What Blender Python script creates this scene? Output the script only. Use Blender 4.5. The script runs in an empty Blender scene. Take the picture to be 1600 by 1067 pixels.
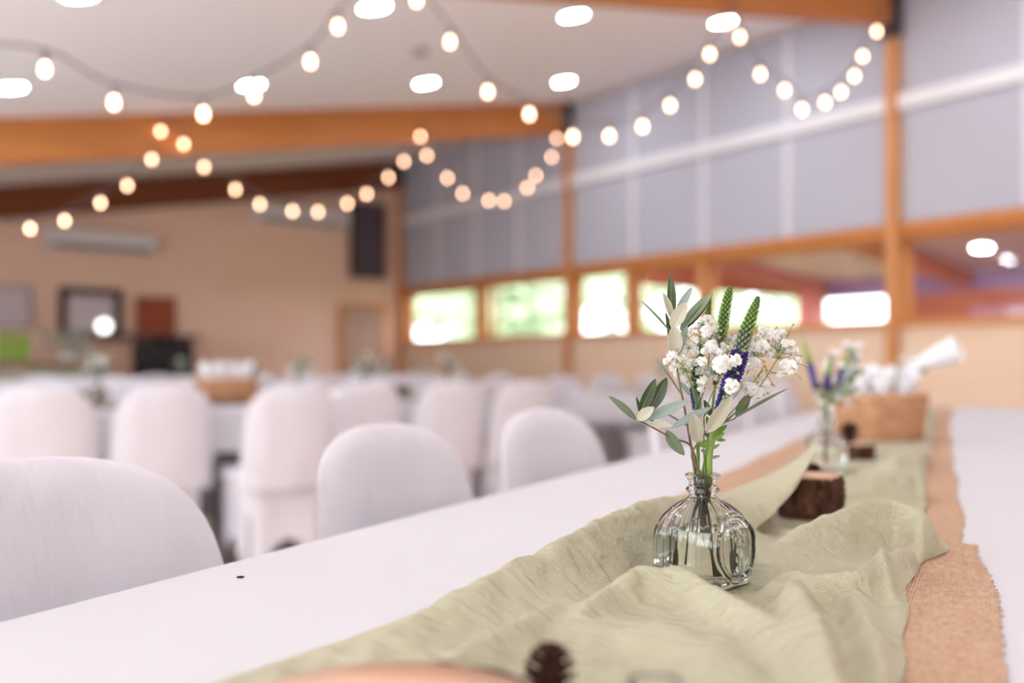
import bpy, math, random
import numpy as np
from mathutils import Vector, Matrix
R = math.radians
random.seed(7)
SC = bpy.context.scene
COL = SC.collection

# ------------------------------------------------------------------ camera, sky, exposure
CAMZ = 0.95            # lens 0.95 m above the floor, 0.2 m above the table
cam_d = bpy.data.cameras.new('camera'); cam = bpy.data.objects.new('camera', cam_d); COL.objects.link(cam)
cam.location = (0, 0, CAMZ); cam.rotation_euler = (R(90), 0, 0)
cam_d.sensor_width = 36; cam_d.lens = 33.75
cam_d.shift_y = 36.5 / 1600
cam_d.clip_start = 0.02; cam_d.clip_end = 300
cam_d.dof.use_dof = True; cam_d.dof.focus_distance = 0.862; cam_d.dof.aperture_fstop = 2.15
SC.camera = cam
SC.view_settings.view_transform = 'Standard'; SC.view_settings.look = 'None'
SC.view_settings.gamma = 1.0; SC.view_settings.use_curve_mapping = False
SC.view_settings.exposure = 0.34
SC.cycles.use_denoising = True
SC.cycles.max_bounces = 12; SC.cycles.transmission_bounces = 10; SC.cycles.transparent_max_bounces = 16
SC.cycles.diffuse_bounces = 4; SC.cycles.glossy_bounces = 4; SC.cycles.use_adaptive_sampling = True; SC.cycles.adaptive_threshold = 0.06
SC.cycles.sample_clamp_indirect = 6.0
SC.cycles.caustics_reflective = False; SC.cycles.caustics_refractive = False

world = bpy.data.worlds.new('overcast_sky'); SC.world = world; world.use_nodes = True
bg = world.node_tree.nodes['Background']
bg.inputs['Color'].default_value = (0.83, 0.93, 1.0, 1); bg.inputs['Strength'].default_value = 5.8
DOWNLIGHT = 94.0       # radiance of the recessed ceiling lamps
BULB = 12.0            # radiance of a festoon bulb

# ------------------------------------------------------------------ frames
A = R(36.25); CA, SA = math.cos(A), math.sin(A)       # hall turned 36.25 degrees: local x = towards the window wall, local y = along it
Bt = R(26.7); CB, SB = math.cos(Bt), math.sin(Bt)     # the long table: local y = along the table
D = 7.0; TB = 12.3; TF = -6.0; ML = -2.6
TZ = 0.75
ORD = ['first', 'second', 'third', 'fourth', 'fifth', 'sixth', 'seventh', 'eighth', 'ninth', 'tenth']
def W(x, y, Y):   # a point from measured bearing and distance
    return Vector(((x - 800) / 1500 * Y, Y, CAMZ + (570 - y) / 1500 * Y))
def NS(x, y, Y):  # the same in table coordinates: across, along, height over the table
    p = W(x, y, Y)
    return (CB * p.x - SB * p.y, SB * p.x + CB * p.y, p.z - TZ)
def room(m, t, z=0.0): return Vector((CA * m - SA * t, SA * m + CA * t, z))
def ceil_z(m): return 2.644 + 0.183 * m

# ------------------------------------------------------------------ materials
def lin(c):
    c = [v / 255.0 for v in c]
    return tuple(v / 12.92 if v <= .04045 else ((v + .055) / 1.055) ** 2.4 for v in c) + (1.0,)
MATS = {}
def mat(name, col=(200, 200, 200), rough=.6, spec=.3, noise=None, bump=None, trans=0, ior=1.45, emit=None, sheen=0, translucent=0, metal=0, col2=None, stretch=(1, 1, 1), weave=None):
    if name in MATS: return MATS[name]
    m = bpy.data.materials.new(name); m.use_nodes = True; MATS[name] = m
    nt = m.node_tree; N = nt.nodes; L = nt.links
    b = N['Principled BSDF']
    b.inputs['Base Color'].default_value = lin(col); b.inputs['Roughness'].default_value = rough
    b.inputs['Specular IOR Level'].default_value = spec; b.inputs['Metallic'].default_value = metal
    b.inputs['IOR'].default_value = ior
    b.inputs['Transmission Weight'].default_value = trans
    if sheen: b.inputs['Sheen Weight'].default_value = sheen
    if emit:
        b.inputs['Emission Color'].default_value = lin(emit[0]); b.inputs['Emission Strength'].default_value = emit[1]
    tc = N.new('ShaderNodeTexCoord'); mp = N.new('ShaderNodeMapping'); mp.inputs['Scale'].default_value = stretch
    L.new(tc.outputs['Object'], mp.inputs['Vector'])
    if noise is not None:
        nz = N.new('ShaderNodeTexNoise'); nz.inputs['Scale'].default_value = noise; nz.inputs['Detail'].default_value = 5
        L.new(mp.outputs['Vector'], nz.inputs['Vector'])
        rp = N.new('ShaderNodeValToRGB'); rp.color_ramp.elements[0].position = .3; rp.color_ramp.elements[1].position = .7
        rp.color_ramp.elements[0].color = lin(col); rp.color_ramp.elements[1].color = lin(col2 or col)
        L.new(nz.outputs['Fac'], rp.inputs['Fac']); L.new(rp.outputs['Color'], b.inputs['Base Color'])
    if bump:
        bs, bd = bump
        nz2 = N.new('ShaderNodeTexNoise'); nz2.inputs['Scale'].default_value = bs; nz2.inputs['Detail'].default_value = 4
        L.new(mp.outputs['Vector'], nz2.inputs['Vector'])
        bp = N.new('ShaderNodeBump'); bp.inputs['Strength'].default_value = 1.0; bp.inputs['Distance'].default_value = bd
        L.new(nz2.outputs['Fac'], bp.inputs['Height'])
        last = bp
        if weave:
            for ax in ('X', 'Y'):
                wv = N.new('ShaderNodeTexWave'); wv.wave_type = 'BANDS'; wv.bands_direction = ax
                wv.inputs['Scale'].default_value = weave[0]; wv.inputs['Distortion'].default_value = 1.5; wv.inputs['Detail'].default_value = 1.5
                wv.inputs['Detail Scale'].default_value = 1.0
                L.new(tc.outputs['Object'], wv.inputs['Vector'])
                b2 = N.new('ShaderNodeBump'); b2.inputs['Distance'].default_value = weave[1]; b2.inputs['Strength'].default_value = 1.0
                L.new(wv.outputs['Fac'], b2.inputs['Height']); L.new(last.outputs['Normal'], b2.inputs['Normal']); last = b2
        L.new(last.outputs['Normal'], b.inputs['Normal'])
    if translucent:
        tr = N.new('ShaderNodeBsdfTranslucent'); tr.inputs['Color'].default_value = lin(col)
        mx = N.new('ShaderNodeMixShader'); mx.inputs[0].default_value = translucent
        L.new(b.outputs[0], mx.inputs[1]); L.new(tr.outputs[0], mx.inputs[2])
        L.new(mx.outputs[0], N['Material Output'].inputs['Surface'])
    return m

M_cloth = mat('white_tablecloth', (203, 199, 202), .8, .15, bump=(9, .004), stretch=(1, .6, 1))
M_cover = mat('white_chair_cover', (217, 212, 218), .75, .2, bump=(6, .018), stretch=(1.5, 1.5, .6))
M_sage = mat('sage_muslin', (204, 197, 171), .9, .1, noise=3.0, col2=(196, 189, 160), bump=(60, .011), stretch=(.45, 1.5, 1), translucent=.08, weave=(260, .00025))
M_burlap = mat('burlap', (204, 162, 132), .95, .05, noise=240, col2=(228, 192, 164), bump=(25, .002), stretch=(1, .35, 1), weave=(120, .0009))
M_ply = mat('pale_plywood', (236, 208, 182), .55, .3, noise=2.2, col2=(230, 200, 172), stretch=(1, 1, 5))
M_backply = mat('tan_plywood', (244, 208, 186), .6, .3, noise=1.5, col2=(238, 200, 176), stretch=(1, 1, 6))
M_beam = mat('orange_glulam', (204, 132, 72), .5, .35, noise=2.5, col2=(188, 114, 58), stretch=(.6, 6, 9))
M_darkbeam = mat('dark_stained_beam', (132, 74, 44), .5, .35, noise=2.5, col2=(112, 58, 34), stretch=(.6, 6, 9))
M_timber = mat('honey_timber', (214, 152, 98), .5, .35, noise=3, col2=(200, 134, 82), stretch=(8, 8, .8))
M_panel = mat('lavender_grey_panel', (188, 186, 196), .8, .2, bump=(60, .001))
M_rail = mat('white_rail', (236, 232, 234), .5, .3)
M_batten = mat('pale_batten', (226, 220, 226), .6, .3)
M_ceil = mat('white_ceiling', (250, 246, 248), .9, .1)
M_steel = mat('dark_steel', (62, 60, 66), .5, .5)
M_floor = mat('beige_floor', (228, 202, 184), .4, .4, noise=2, col2=(220, 190, 170), stretch=(1, 8, 1))
M_white = mat('white_plastic', (232, 228, 228), .4, .4)
M_lens = mat('lamp_lens', (255, 255, 255), .5, emit=((238, 247, 255), DOWNLIGHT))
M_bulb = mat('bulb_glow', (255, 240, 220), .5, emit=((255, 200, 162), BULB))
M_black = mat('black_plastic', (28, 26, 28), .5, .4)
M_cable = mat('grey_cable', (120, 112, 112), .6)
M_grey = mat('grey_paint', (150, 140, 144), .6)
M_darkpanel = mat('dark_mauve_panel', (92, 80, 88), .6)
M_door = mat('beige_door', (178, 148, 130), .5)
M_board = mat('whiteboard', (214, 200, 204), .4)
M_frame = mat('dark_frame', (70, 52, 46), .5)
M_red = mat('red_brown_board', (160, 84, 58), .7)
M_shelf = mat('dark_shelf', (92, 68, 58), .6)
M_globe = mat('globe_glow', (255, 255, 255), .4, emit=((255, 255, 250), 3))
M_floral = mat('floral_print', (196, 186, 178), .8, noise=5, col2=(120, 150, 110))
M_brown = mat('brown_timber', (168, 118, 78), .6, noise=3, col2=(150, 100, 62), stretch=(6, 1, 1))
M_bark = mat('rough_bark', (112, 78, 62), .95, .1, noise=55, col2=(52, 32, 26), bump=(70, .006), stretch=(1, 1, .4))
M_cut = mat('cut_wood', (222, 184, 162), .8, .1, noise=12, col2=(206, 160, 134))
M_cone = mat('pinecone_brown', (84, 54, 42), .8, .15, noise=60, col2=(58, 36, 28))
M_wicker = mat('wicker', (212, 166, 130), .7, .25, noise=30, col2=(180, 128, 92))
M_paper = mat('white_paper', (246, 244, 246), .8, .1, translucent=.15)
M_lav = mat('dried_lavender', (98, 84, 124), .9, noise=120, col2=(70, 54, 84), bump=(150, .004))
M_leaf_d = mat('olive_leaf_top', (74, 92, 60), .4, .5, noise=25, col2=(58, 76, 48))
M_leaf_m = mat('olive_leaf_mid', (124, 136, 108), .45, .45, noise=25, col2=(102, 116, 88))
M_leaf_g = mat('olive_leaf_grey', (146, 158, 150), .45, .45, noise=25, col2=(126, 140, 128))
M_leaf_p = mat('olive_leaf_under', (206, 196, 176), .6, .3, noise=30, col2=(196, 188, 164), translucent=.2)
M_rib = mat('leaf_rib', (176, 176, 140), .5)
M_leaf_b = mat('fresh_leaf', (122, 156, 58), .5, .4, translucent=.2)
M_twig = mat('olive_twig', (134, 106, 84), .7, noise=60, col2=(112, 96, 66))
M_stem = mat('green_stem', (104, 128, 58), .5, .35, noise=60, col2=(126, 144, 78))
M_stem_t = mat('thick_green_stem', (142, 164, 88), .5, .35, noise=60, col2=(120, 146, 66))
M_petal = mat('white_petal', (250, 245, 240), .7, .2, translucent=.3)
M_bud = mat('gypsophila_bud', (170, 168, 104), .6)
M_core = mat('spike_core', (64, 78, 44), .7)
M_vgreen = mat('veronica_bud', (146, 170, 82), .5, .35, noise=150, col2=(116, 146, 62))
M_vmid = mat('veronica_bud_grey', (150, 156, 122), .5, .35, noise=150, col2=(120, 122, 116))
M_vblue = mat('veronica_blue', (70, 58, 140), .6, .3, noise=200, col2=(46, 36, 92))
M_grass = mat('lawn', (140, 160, 100), .9, noise=.6, col2=(120, 146, 84))
M_foliage = mat('pale_foliage', (208, 218, 196), .8, noise=3, col2=(186, 200, 172), translucent=.3)
M_trunk = mat('tree_bark', (120, 104, 88), .9)
M_porch = mat('mauve_roof_board', (206, 150, 172), .6, noise=1.2, col2=(190, 132, 160))
M_rose = mat('rose_timber', (206, 120, 122), .6)
M_violet = mat('violet_fascia', (150, 112, 168), .6)
M_rust = mat('rust_wall', (196, 112, 96), .7, noise=1.5, col2=(176, 96, 84))

def glass_mat(name, col, ior):
    m = bpy.data.materials.new(name); m.use_nodes = True; MATS[name] = m
    N = m.node_tree.nodes; L = m.node_tree.links
    N.remove(N['Principled BSDF'])
    g = N.new('ShaderNodeBsdfGlass'); g.inputs['IOR'].default_value = ior; g.inputs['Roughness'].default_value = 0
    g.inputs['Color'].default_value = col
    L.new(g.outputs[0], N['Material Output'].inputs['Surface'])
    return m
M_glass = glass_mat('clear_bottle_glass', (.995, 1, .995, 1), 1.45)
M_water = glass_mat('stem_water', (1, 1, .985, 1), 1.33)
def pane_mat(name):
    m = bpy.data.materials.new(name); m.use_nodes = True; MATS[name] = m
    N = m.node_tree.nodes; L = m.node_tree.links
    N.remove(N['Principled BSDF'])
    t = N.new('ShaderNodeBsdfTransparent'); g = N.new('ShaderNodeBsdfGlossy'); g.inputs['Roughness'].default_value = .01
    lw = N.new('ShaderNodeLayerWeight'); lw.inputs['Blend'].default_value = .5
    pw = N.new('ShaderNodeMath'); pw.operation = 'POWER'; pw.inputs[1].default_value = 4.0
    f = N.new('ShaderNodeMath'); f.operation = 'MULTIPLY_ADD'; f.inputs[1].default_value = .9; f.inputs[2].default_value = .04
    L.new(lw.outputs['Facing'], pw.inputs[0]); L.new(pw.outputs[0], f.inputs[0])
    x = N.new('ShaderNodeMixShader')
    L.new(f.outputs[0], x.inputs[0]); L.new(t.outputs[0], x.inputs[1]); L.new(g.outputs[0], x.inputs[2])
    L.new(x.outputs[0], N['Material Output'].inputs['Surface'])
    return m
M_pane = pane_mat('window_pane')

# ------------------------------------------------------------------ mesh helpers
class MB:
    def __init__(s): s.v = []; s.f = []; s.m = []
    def add(s, v, f, mi=0):
        o = len(s.v); s.v += [tuple(p) for p in v]; s.f += [tuple(i + o for i in q) for q in f]; s.m += [mi] * len(f); return s
    def box(s, x0, x1, y0, y1, z0, z1, mi=0):
        v = [(x, y, z) for z in (z0, z1) for y in (y0, y1) for x in (x0, x1)]
        return s.add(v, [(0, 2, 3, 1), (4, 5, 7, 6), (0, 1, 5, 4), (2, 6, 7, 3), (0, 4, 6, 2), (1, 3, 7, 5)], mi)
    def prism(s, poly, y0, y1, mi=0):          # polygon in x,z pulled along y
        n = len(poly); v = [(x, y0, z) for x, z in poly] + [(x, y1, z) for x, z in poly]
        f = [tuple(range(n)), tuple(range(2 * n - 1, n - 1, -1))] + [(i, i + n, (i + 1) % n + n, (i + 1) % n) for i in range(n)]
        return s.add(v, f, mi)
    def tube(s, pts, rad, seg=8, mi=0, cap=True):
        pts = [Vector(p) for p in pts]; n = len(pts)
        if not hasattr(rad, '__len__'): rad = [rad] * n
        v = []; ref = None
        for i, p in enumerate(pts):
            t = (pts[min(i + 1, n - 1)] - pts[max(i - 1, 0)])
            t = t.normalized() if t.length > 1e-9 else Vector((0, 0, 1))
            if ref is None:
                ref = Vector((1, 0, 0)) if abs(t.x) < .8 else Vector((0, 1, 0))
            a = (ref - t * ref.dot(t)).normalized(); ref = a; b = t.cross(a)
            for k in range(seg):
                an = 2 * math.pi * k / seg
                v.append(p + (a * math.cos(an) + b * math.sin(an)) * rad[i])
        f = [(i * seg + k, i * seg + (k + 1) % seg, (i + 1) * seg + (k + 1) % seg, (i + 1) * seg + k) for i in range(n - 1) for k in range(seg)]
        if cap: f += [tuple(range(seg - 1, -1, -1)), tuple((n - 1) * seg + k for k in range(seg))]
        return s.add(v, f, mi)
    def lathe(s, prof, seg=24, c=(0, 0, 0), mi=0):
        v = []; f = []
        for r, z in prof:
            for k in range(seg):
                an = 2 * math.pi * k / seg; v.append((c[0] + r * math.cos(an), c[1] + r * math.sin(an), c[2] + z))
        for i in range(len(prof) - 1):
            for k in range(seg):
                f.append((i * seg + k, i * seg + (k + 1) % seg, (i + 1) * seg + (k + 1) % seg, (i + 1) * seg + k))
        if prof[0][0] > 1e-6: f.append(tuple(range(seg - 1, -1, -1)))
        if prof[-1][0] > 1e-6: f.append(tuple((len(prof) - 1) * seg + k for k in range(seg)))
        return s.add(v, f, mi)
    def ell(s, c, r, axis=(0, 0, 1), seg=6, rings=4, mi=0):
        ax = Vector(axis).normalized(); a = ax.orthogonal().normalized(); b = ax.cross(a); c = Vector(c); v = []; f = []
        for i in range(rings + 1):
            ph = math.pi * i / rings
            for k in range(seg):
                an = 2 * math.pi * k / seg
                v.append(c + ax * (-math.cos(ph) * r[1]) + (a * math.cos(an) + b * math.sin(an)) * (math.sin(ph) * r[0]))
        for i in range(rings):
            for k in range(seg): f.append((i * seg + k, i * seg + (k + 1) % seg, (i + 1) * seg + (k + 1) % seg, (i + 1) * seg + k))
        return s.add(v, f, mi)
    def grid(s, P, mi=0, flip=False):         # P[i][j] points
        n, m = len(P), len(P[0]); v = [p for r in P for p in r]
        f = [(i * m + j, i * m + j + 1, (i + 1) * m + j + 1, (i + 1) * m + j) for i in range(n - 1) for j in range(m - 1)]
        if flip: f = [q[::-1] for q in f]
        return s.add(v, f, mi)
    def mesh(s, name, mats, smooth=True):
        me = bpy.data.meshes.new(name); me.from_pydata(s.v, [], s.f)
        for m in (mats if isinstance(mats, (list, tuple)) else [mats]): me.materials.append(m)
        me.polygons.foreach_set('material_index', s.m)
        if smooth: me.polygons.foreach_set('use_smooth', [True] * len(me.polygons))
        me.update(); return me
    def obj(s, name, mats, parent=None, smooth=True, loc=(0, 0, 0), rz=0):
        return link(name, s.mesh(name, mats, smooth), parent, loc, rz)
def link(name, me, parent=None, loc=(0, 0, 0), rz=0):
    o = bpy.data.objects.new(name, me); COL.objects.link(o); o.location = loc
    if rz: o.rotation_euler = (0, 0, rz)
    if parent: o.parent = parent
    return o
def tag(o, label=None, cat=None, group=None, kind=None):
    if label: o['label'] = label
    if cat: o['category'] = cat
    if group: o['group'] = group
    if kind: o['kind'] = kind
    return o
def thing(name, label, cat, loc=(0, 0, 0), rz=0, group=None):
    o = link(name, None, None, loc, rz); o.empty_display_size = .05
    return tag(o, label, cat, group)
KIDS = {}
def copy_tree(o, parent=None):
    c = o.copy(); COL.objects.link(c); c.parent = parent
    for ch in o.children: copy_tree(ch, c)
    return c
def dup(o, loc, rz, label, group=None):
    c = copy_tree(o); c.location = loc; c.rotation_euler = (0, 0, rz); c['label'] = label
    if group: c['group'] = group
    elif 'group' in c: del c['group']
    return c
def struct(mb, name, mats, smooth=False, rz=A):
    return tag(mb.obj(name, mats, None, smooth, (0, 0, 0), rz), kind='structure')
def rbox(mb, x0, x1, y0, y1, z0, z1, r=.01, mi=0):   # box with rounded vertical and top/bottom edges
    def ring(ins, z):
        pts = []
        for cx, cy, a0 in ((x1 - r, y1 - r, 0), (x0 + r, y1 - r, 90), (x0 + r, y0 + r, 180), (x1 - r, y0 + r, 270)):
            for k in range(4):
                a = R(a0 + k * 30); pts.append((cx + math.cos(a) * (r - ins), cy + math.sin(a) * (r - ins), z))
        return pts
    rings = [ring(r * .9, z0), ring(r * .3, z0 + r * .3), ring(0, z0 + r), ring(0, z1 - r), ring(r * .3, z1 - r * .3), ring(r * .9, z1)]
    v = [p for q in rings for p in q]; n = 16
    f = [(i * n + k, i * n + (k + 1) % n, (i + 1) * n + (k + 1) % n, (i + 1) * n + k) for i in range(5) for k in range(n)]
    f += [tuple(range(n - 1, -1, -1)), tuple(5 * n + k for k in range(n))]
    return mb.add(v, f, mi)

# ------------------------------------------------------------------ the hall (local frame turned by A)
struct(MB().box(ML - .15, D + .15, TF - .15, TB + .15, -.12, 0), 'floor', M_floor)
cb = MB(); cb.prism([(ML - .15, ceil_z(ML - .15)), (D + .15, ceil_z(D + .15)), (D + .15, ceil_z(D + .15) + .15), (ML - .15, ceil_z(ML - .15) + .15)], TF - .15, TB + .15)
struct(cb, 'ceiling', M_ceil)

# back wall with plywood sheets
wb = struct(MB().prism([(ML - .15, 0), (D + .15, 0), (D + .15, ceil_z(D + .15)), (ML - .15, ceil_z(ML - .15))], TB + .02, TB + .15), 'wall_back', M_backply)
for i in range(8):
    x0 = -2.6 + i * 1.2; x1 = min(x0 + 1.194, D)
    for z0, z1 in ((.0, 2.1), (2.106, None)):
        a, b = (z1, z1) if z1 else (ceil_z(x0) - .01, ceil_z(x1) - .01)
        if a <= z0 + .05: continue
        MB().prism([(x0, z0), (x1, z0), (x1, b), (x0, a)], TB, TB + .02).obj('plywood_sheet', M_backply, wb, False)
struct(MB().prism([(ML - .15, 0), (D + .15, 0), (D + .15, ceil_z(D + .15)), (ML - .15, ceil_z(ML - .15))], TF - .15, TF), 'wall_front', M_ply)
# left wall: timber wall with glazed openings
LW = [(-4.6, -1.6), (-1.2, 1.8), (2.2, 5.2), (5.6, 8.6)]
lw = MB(); zt = ceil_z(ML)
edges = [TF] + [e for w in LW for e in w] + [TB]
for i in range(0, len(edges), 2): lw.box(ML - .15, ML, edges[i], edges[i + 1], 0, zt)
for a, b in LW: lw.box(ML - .15, ML, a, b, 2.0, zt)
struct(lw, 'wall_left', M_backply)

# window wall
SILL, HEAD = 1.28, 1.965
wr = MB().box(D, D + .15, TF, TB, 0, SILL - .03).box(D + .02, D + .15, TF, TB, HEAD + .11, ceil_z(D) + .02)
wall_r = struct(wr, 'wall_right', [M_ply])
POSTS = [12.24, 8.42, 4.37, .32, -3.73]
sheet = {}
def put(name, dims, m, parent):            # box piece sharing mesh data between alike sizes
    x0, x1, y0, y1, z0, z1 = dims; key = (name, round(x1 - x0, 3), round(y1 - y0, 3), round(z1 - z0, 3), m.name)
    if key not in sheet: sheet[key] = MB().box(0, x1 - x0, 0, y1 - y0, 0, z1 - z0).mesh(name, m, False)
    return link(name, sheet[key], parent, (x0, y0, z0))
MULL = [12.18, 10.3, 8.42, 7.45, 6.43, 4.37, 2.35, .32, -1.7, -3.73, -5.94]
bays = list(zip(POSTS[:-1], POSTS[1:]))
for hi, lo in bays:
    n = 4; w = (hi - lo - .1) / n
    for k in range(n):
        y0 = lo + .05 + k * w
        put('panel', (D - .005, D + .018, y0 + .03, y0 + w - .03, HEAD + .115, 2.97), M_panel, wall_r)
        put('panel', (D - .005, D + .018, y0 + .03, y0 + w - .03, 3.09, 3.90), M_panel, wall_r)
        if k: put('batten', (D - .02, D + .018, y0 - .03, y0 + .03, HEAD + .115, 3.90), M_batten, wall_r)
        put('plywood_sheet', (D - .012, D - .001, y0 + .004, y0 + w - .004, .1, SILL - .035), M_ply, wall_r)
    put('rail', (D - .05, D + .018, lo + .05, hi - .05, 2.972, 3.088), M_rail, wall_r)
trim = 0
def trim_obj(mb, m, rz=A):
    global trim; trim += 1
    return struct(mb, 'trim_%d' % trim, m, rz=rz)
trim_obj(MB().box(D - .04, D + .16, TF, TB, SILL - .03, SILL), M_timber)              # window sill
trim_obj(MB().box(D - .035, D + .15, TF, TB, HEAD, HEAD + .11), M_beam)               # window head
trim_obj(MB().box(D - .02, D, TF, TB, 0, .1), M_timber)
for i, t in enumerate(POSTS):
    trim_obj(MB().box(D - .07, D - .036, t - .05, t + .05, 0, 3.55).box(D - .036, D + .15, t - .06, t + .06, SILL, HEAD), M_timber)
    trim_obj(MB().box(D - .16, D - .025, t - .075, t + .075, 3.55, ceil_z(D) + .01), M_steel)
for t in MULL:
    if t not in POSTS: trim_obj(MB().box(D - .02, D + .15, t - .05, t + .05, SILL, HEAD), M_timber)
# beams across the hall: (distance along the wall, height of underside at m = 0, slope)
for t, h0, k in ((12.2, 2.29, .176), (8.42, 2.282, .186), (4.37, 2.50, .1655), (.32, 2.5, .1655), (-3.73, 2.5, .1655)):
    trim_obj(MB().prism([(ML, h0 + k * ML), (D - .16, h0 + k * (D - .16)), (D - .16, ceil_z(D - .16)), (ML, ceil_z(ML))], t - .06, t + .06), M_darkbeam if t > 12 else M_beam)
for n, (hi, lo) in enumerate(zip(MULL[:-1], MULL[1:])):
    w = thing('window_%d' % (n + 1), None, None, (0, 0, 0), A); w['kind'] = 'structure'
    MB().box(D + .098, D + .102, lo + .07, hi - .07, SILL + .03, HEAD - .03).obj('pane', M_pane, w, False)
    f = MB(); a, b = lo + .052, hi - .052
    f.box(D + .08, D + .12, a, a + .03, SILL, HEAD).box(D + .08, D + .12, b - .03, b, SILL, HEAD)
    f.box(D + .08, D + .12, a + .03, b - .03, SILL, SILL + .035).box(D + .08, D + .12, a + .03, b - .03, HEAD - .035, HEAD)
    if n == 1: f.box(D + .08, D + .12, 10.02, 10.07, SILL, HEAD)
    f.obj('window_frame', M_timber, w, False)
for n, (a, b) in enumerate(LW):
    w = thing('door_%d' % (n + 2), None, None, (0, 0, 0), A); w['kind'] = 'structure'
    f = MB()
    k = 3; wd = (b - a) / k
    for j in range(k):
        y0, y1 = a + j * wd, a + (j + 1) * wd
        f.box(ML - .1, ML - .05, y0, y0 + .06, 0, 2).box(ML - .1, ML - .05, y1 - .06, y1, 0, 2).box(ML - .1, ML - .05, y0 + .06, y1 - .06, 0, .1).box(ML - .1, ML - .05, y0 + .06, y1 - .06, 1.92, 2)
        MB().box(ML - .078, ML - .072, y0 + .06, y1 - .06, .1, 1.92).obj('pane', M_pane, w, False)
    f.obj('door_frame', M_white, w, False)
# ------------------------------------------------------------------ things fixed to the back wall
YB = TB - .001
def wallthing(name, label, cat, m, z, group=None): return thing(name, label, cat, room(m, YB, z), A, group)
def aircon(m0, m1, z0, z1, label):
    w = m1 - m0; t = wallthing('air_conditioner', label, 'air conditioner', (m0 + m1) / 2, z0, 'wall air conditioners')
    mb = MB(); h = z1 - z0
    mb.v = []; prof = [(0, 0), (-.16, .03), (-.2, .09), (-.2, h - .03), (-.17, h), (0, h)]
    v = [(-w / 2, y, z) for y, z in prof] + [(w / 2, y, z) for y, z in prof]; n = 6
    mb.add(v, [tuple(range(n)), tuple(range(2 * n - 1, n - 1, -1))] + [(i, i + n, (i + 1) % n + n, (i + 1) % n) for i in range(n)])
    mb.obj('casing', M_white, t, False)
    MB().box(-w / 2 + .05, w / 2 - .05, -.205, -.2, .075, .088).obj('air_slot', M_grey, t, False)
    MB().add([(-w / 2 + .06, -.165, .026), (w / 2 - .06, -.165, .026), (w / 2 - .06, -.203, .07), (-w / 2 + .06, -.203, .07), (-w / 2 + .06, -.17, .02), (w / 2 - .06, -.17, .02), (w / 2 - .06, -.208, .066), (-w / 2 + .06, -.208, .066)], [(0, 1, 2, 3), (7, 6, 5, 4), (0, 4, 5, 1), (2, 6, 7, 3)]).obj('louvre', M_grey, t, False)
aircon(2.22, 3.46, 2.3, 2.54, 'long white wall air conditioner above the framed board')
aircon(4.74, 6.08, 2.83, 3.07, 'long white wall air conditioner high beside the dark upright panel')
def framed(name, label, cat, m0, m1, z0, z1, mi, mf, fw=.05, d=.04):
    t = wallthing(name, label, cat, (m0 + m1) / 2, z0); w = (m1 - m0) / 2; h = z1 - z0
    MB().box(-w + fw, w - fw, -d * .6, 0, fw, h - fw).obj('panel', mi, t, False)
    MB().box(-w, w, -d, 0, 0, fw).box(-w, w, -d, 0, h - fw, h).box(-w, -w + fw, -d, 0, fw, h - fw).box(w - fw, w, -d, 0, fw, h - fw).obj('frame', mf, t, False)
framed('wall_panel', 'tall dark mauve upright panel hung high near the back corner', 'panel', 6.165, 6.69, 2.18, 3.25, M_darkpanel, M_frame, .03, .1)
framed('whiteboard', 'pale grey board on the back wall left of the dark-framed one', 'board', 1.3, 2.1, 1.36, 1.86, M_board, M_grey, .03)
framed('framed_board', 'pale board in a wide dark frame on the back wall', 'board', 2.38, 3.09, 1.26, 1.87, M_board, M_frame, .09, .06)
framed('notice_board', 'square red-brown notice board on the back wall above the dark shelf', 'board', 3.25, 3.74, 1.33, 1.8, M_red, M_red, .03)
t = wallthing('wall_shelf', 'narrow dark shelf on the back wall under the red-brown board', 'shelf', 3.56, 1.24)
MB().box(-.44, .44, -.25, 0, .03, .07).obj('board', M_shelf, t, False)
for s in (-.3, .3): MB().prism([(s - .015, -.12), (s + .015, -.12), (s + .015, .03), (s - .015, .03)], -.18, 0).obj('bracket', M_shelf, t, False)
d1 = thing('door_1', None, None, room(6.36, YB, 0), A); d1['kind'] = 'structure'
MB().box(-.30, .30, -.035, 0, .01, 1.76).obj('door_leaf', M_door, d1, False)
MB().box(-.36, -.30, -.05, 0, 0, 1.82).box(.30, .36, -.05, 0, 0, 1.82).box(-.30, .30, -.05, 0, 1.76, 1.82).obj('door_frame', M_timber, d1, False)
MB().tube([(-.24, -.035, .95), (-.24, -.08, .95), (-.14, -.08, .95)], .01).obj('door_handle', M_steel, d1)
# servery counter under the boards
t = thing('servery_counter', 'low counter with a floral front panel under the back wall boards', 'counter', room(1.9, 11.2, 0), A)
MB().box(-1.3, .75, -.3, .3, 0, .93).obj('counter_body', M_brown, t, False)
MB().box(-1.25, .7, -.33, -.301, .1, .92).obj('front_panel', M_floral, t, False)
MB().box(-1.35, .8, -.36, .34, .931, .97).obj('counter_top', M_brown, t, False)
t = thing('green_sign', 'bright green upright card standing on the servery counter', 'sign', room(1.72, 11.1, .971), A)
MB().box(-.16, .16, -.02, .02, 0, .3).obj('card', mat('green_card', (150, 178, 84), .7), t, False)
MB().box(-.18, .18, -.06, .06, 0, .02).obj('foot', M_grey, t, False)
t = thing('flower_display', 'loose grey-green foliage and white flower display on the servery counter', 'flowers', room(2.25, 11.1, .971), A)
mb = MB()
for k in range(60):
    a = random.uniform(0, 6.28); r = random.uniform(0, .28); z = random.uniform(.05, .33)
    mb.ell((r * math.cos(a), .4 * r * math.sin(a), z), (.03, .045), (random.uniform(-1, 1), random.uniform(-1, 1), .5))
tag(mb.obj('foliage', mat('grey_foliage', (132, 150, 118), .8, noise=30, col2=(206, 196, 190)), t), kind='stuff')
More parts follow.
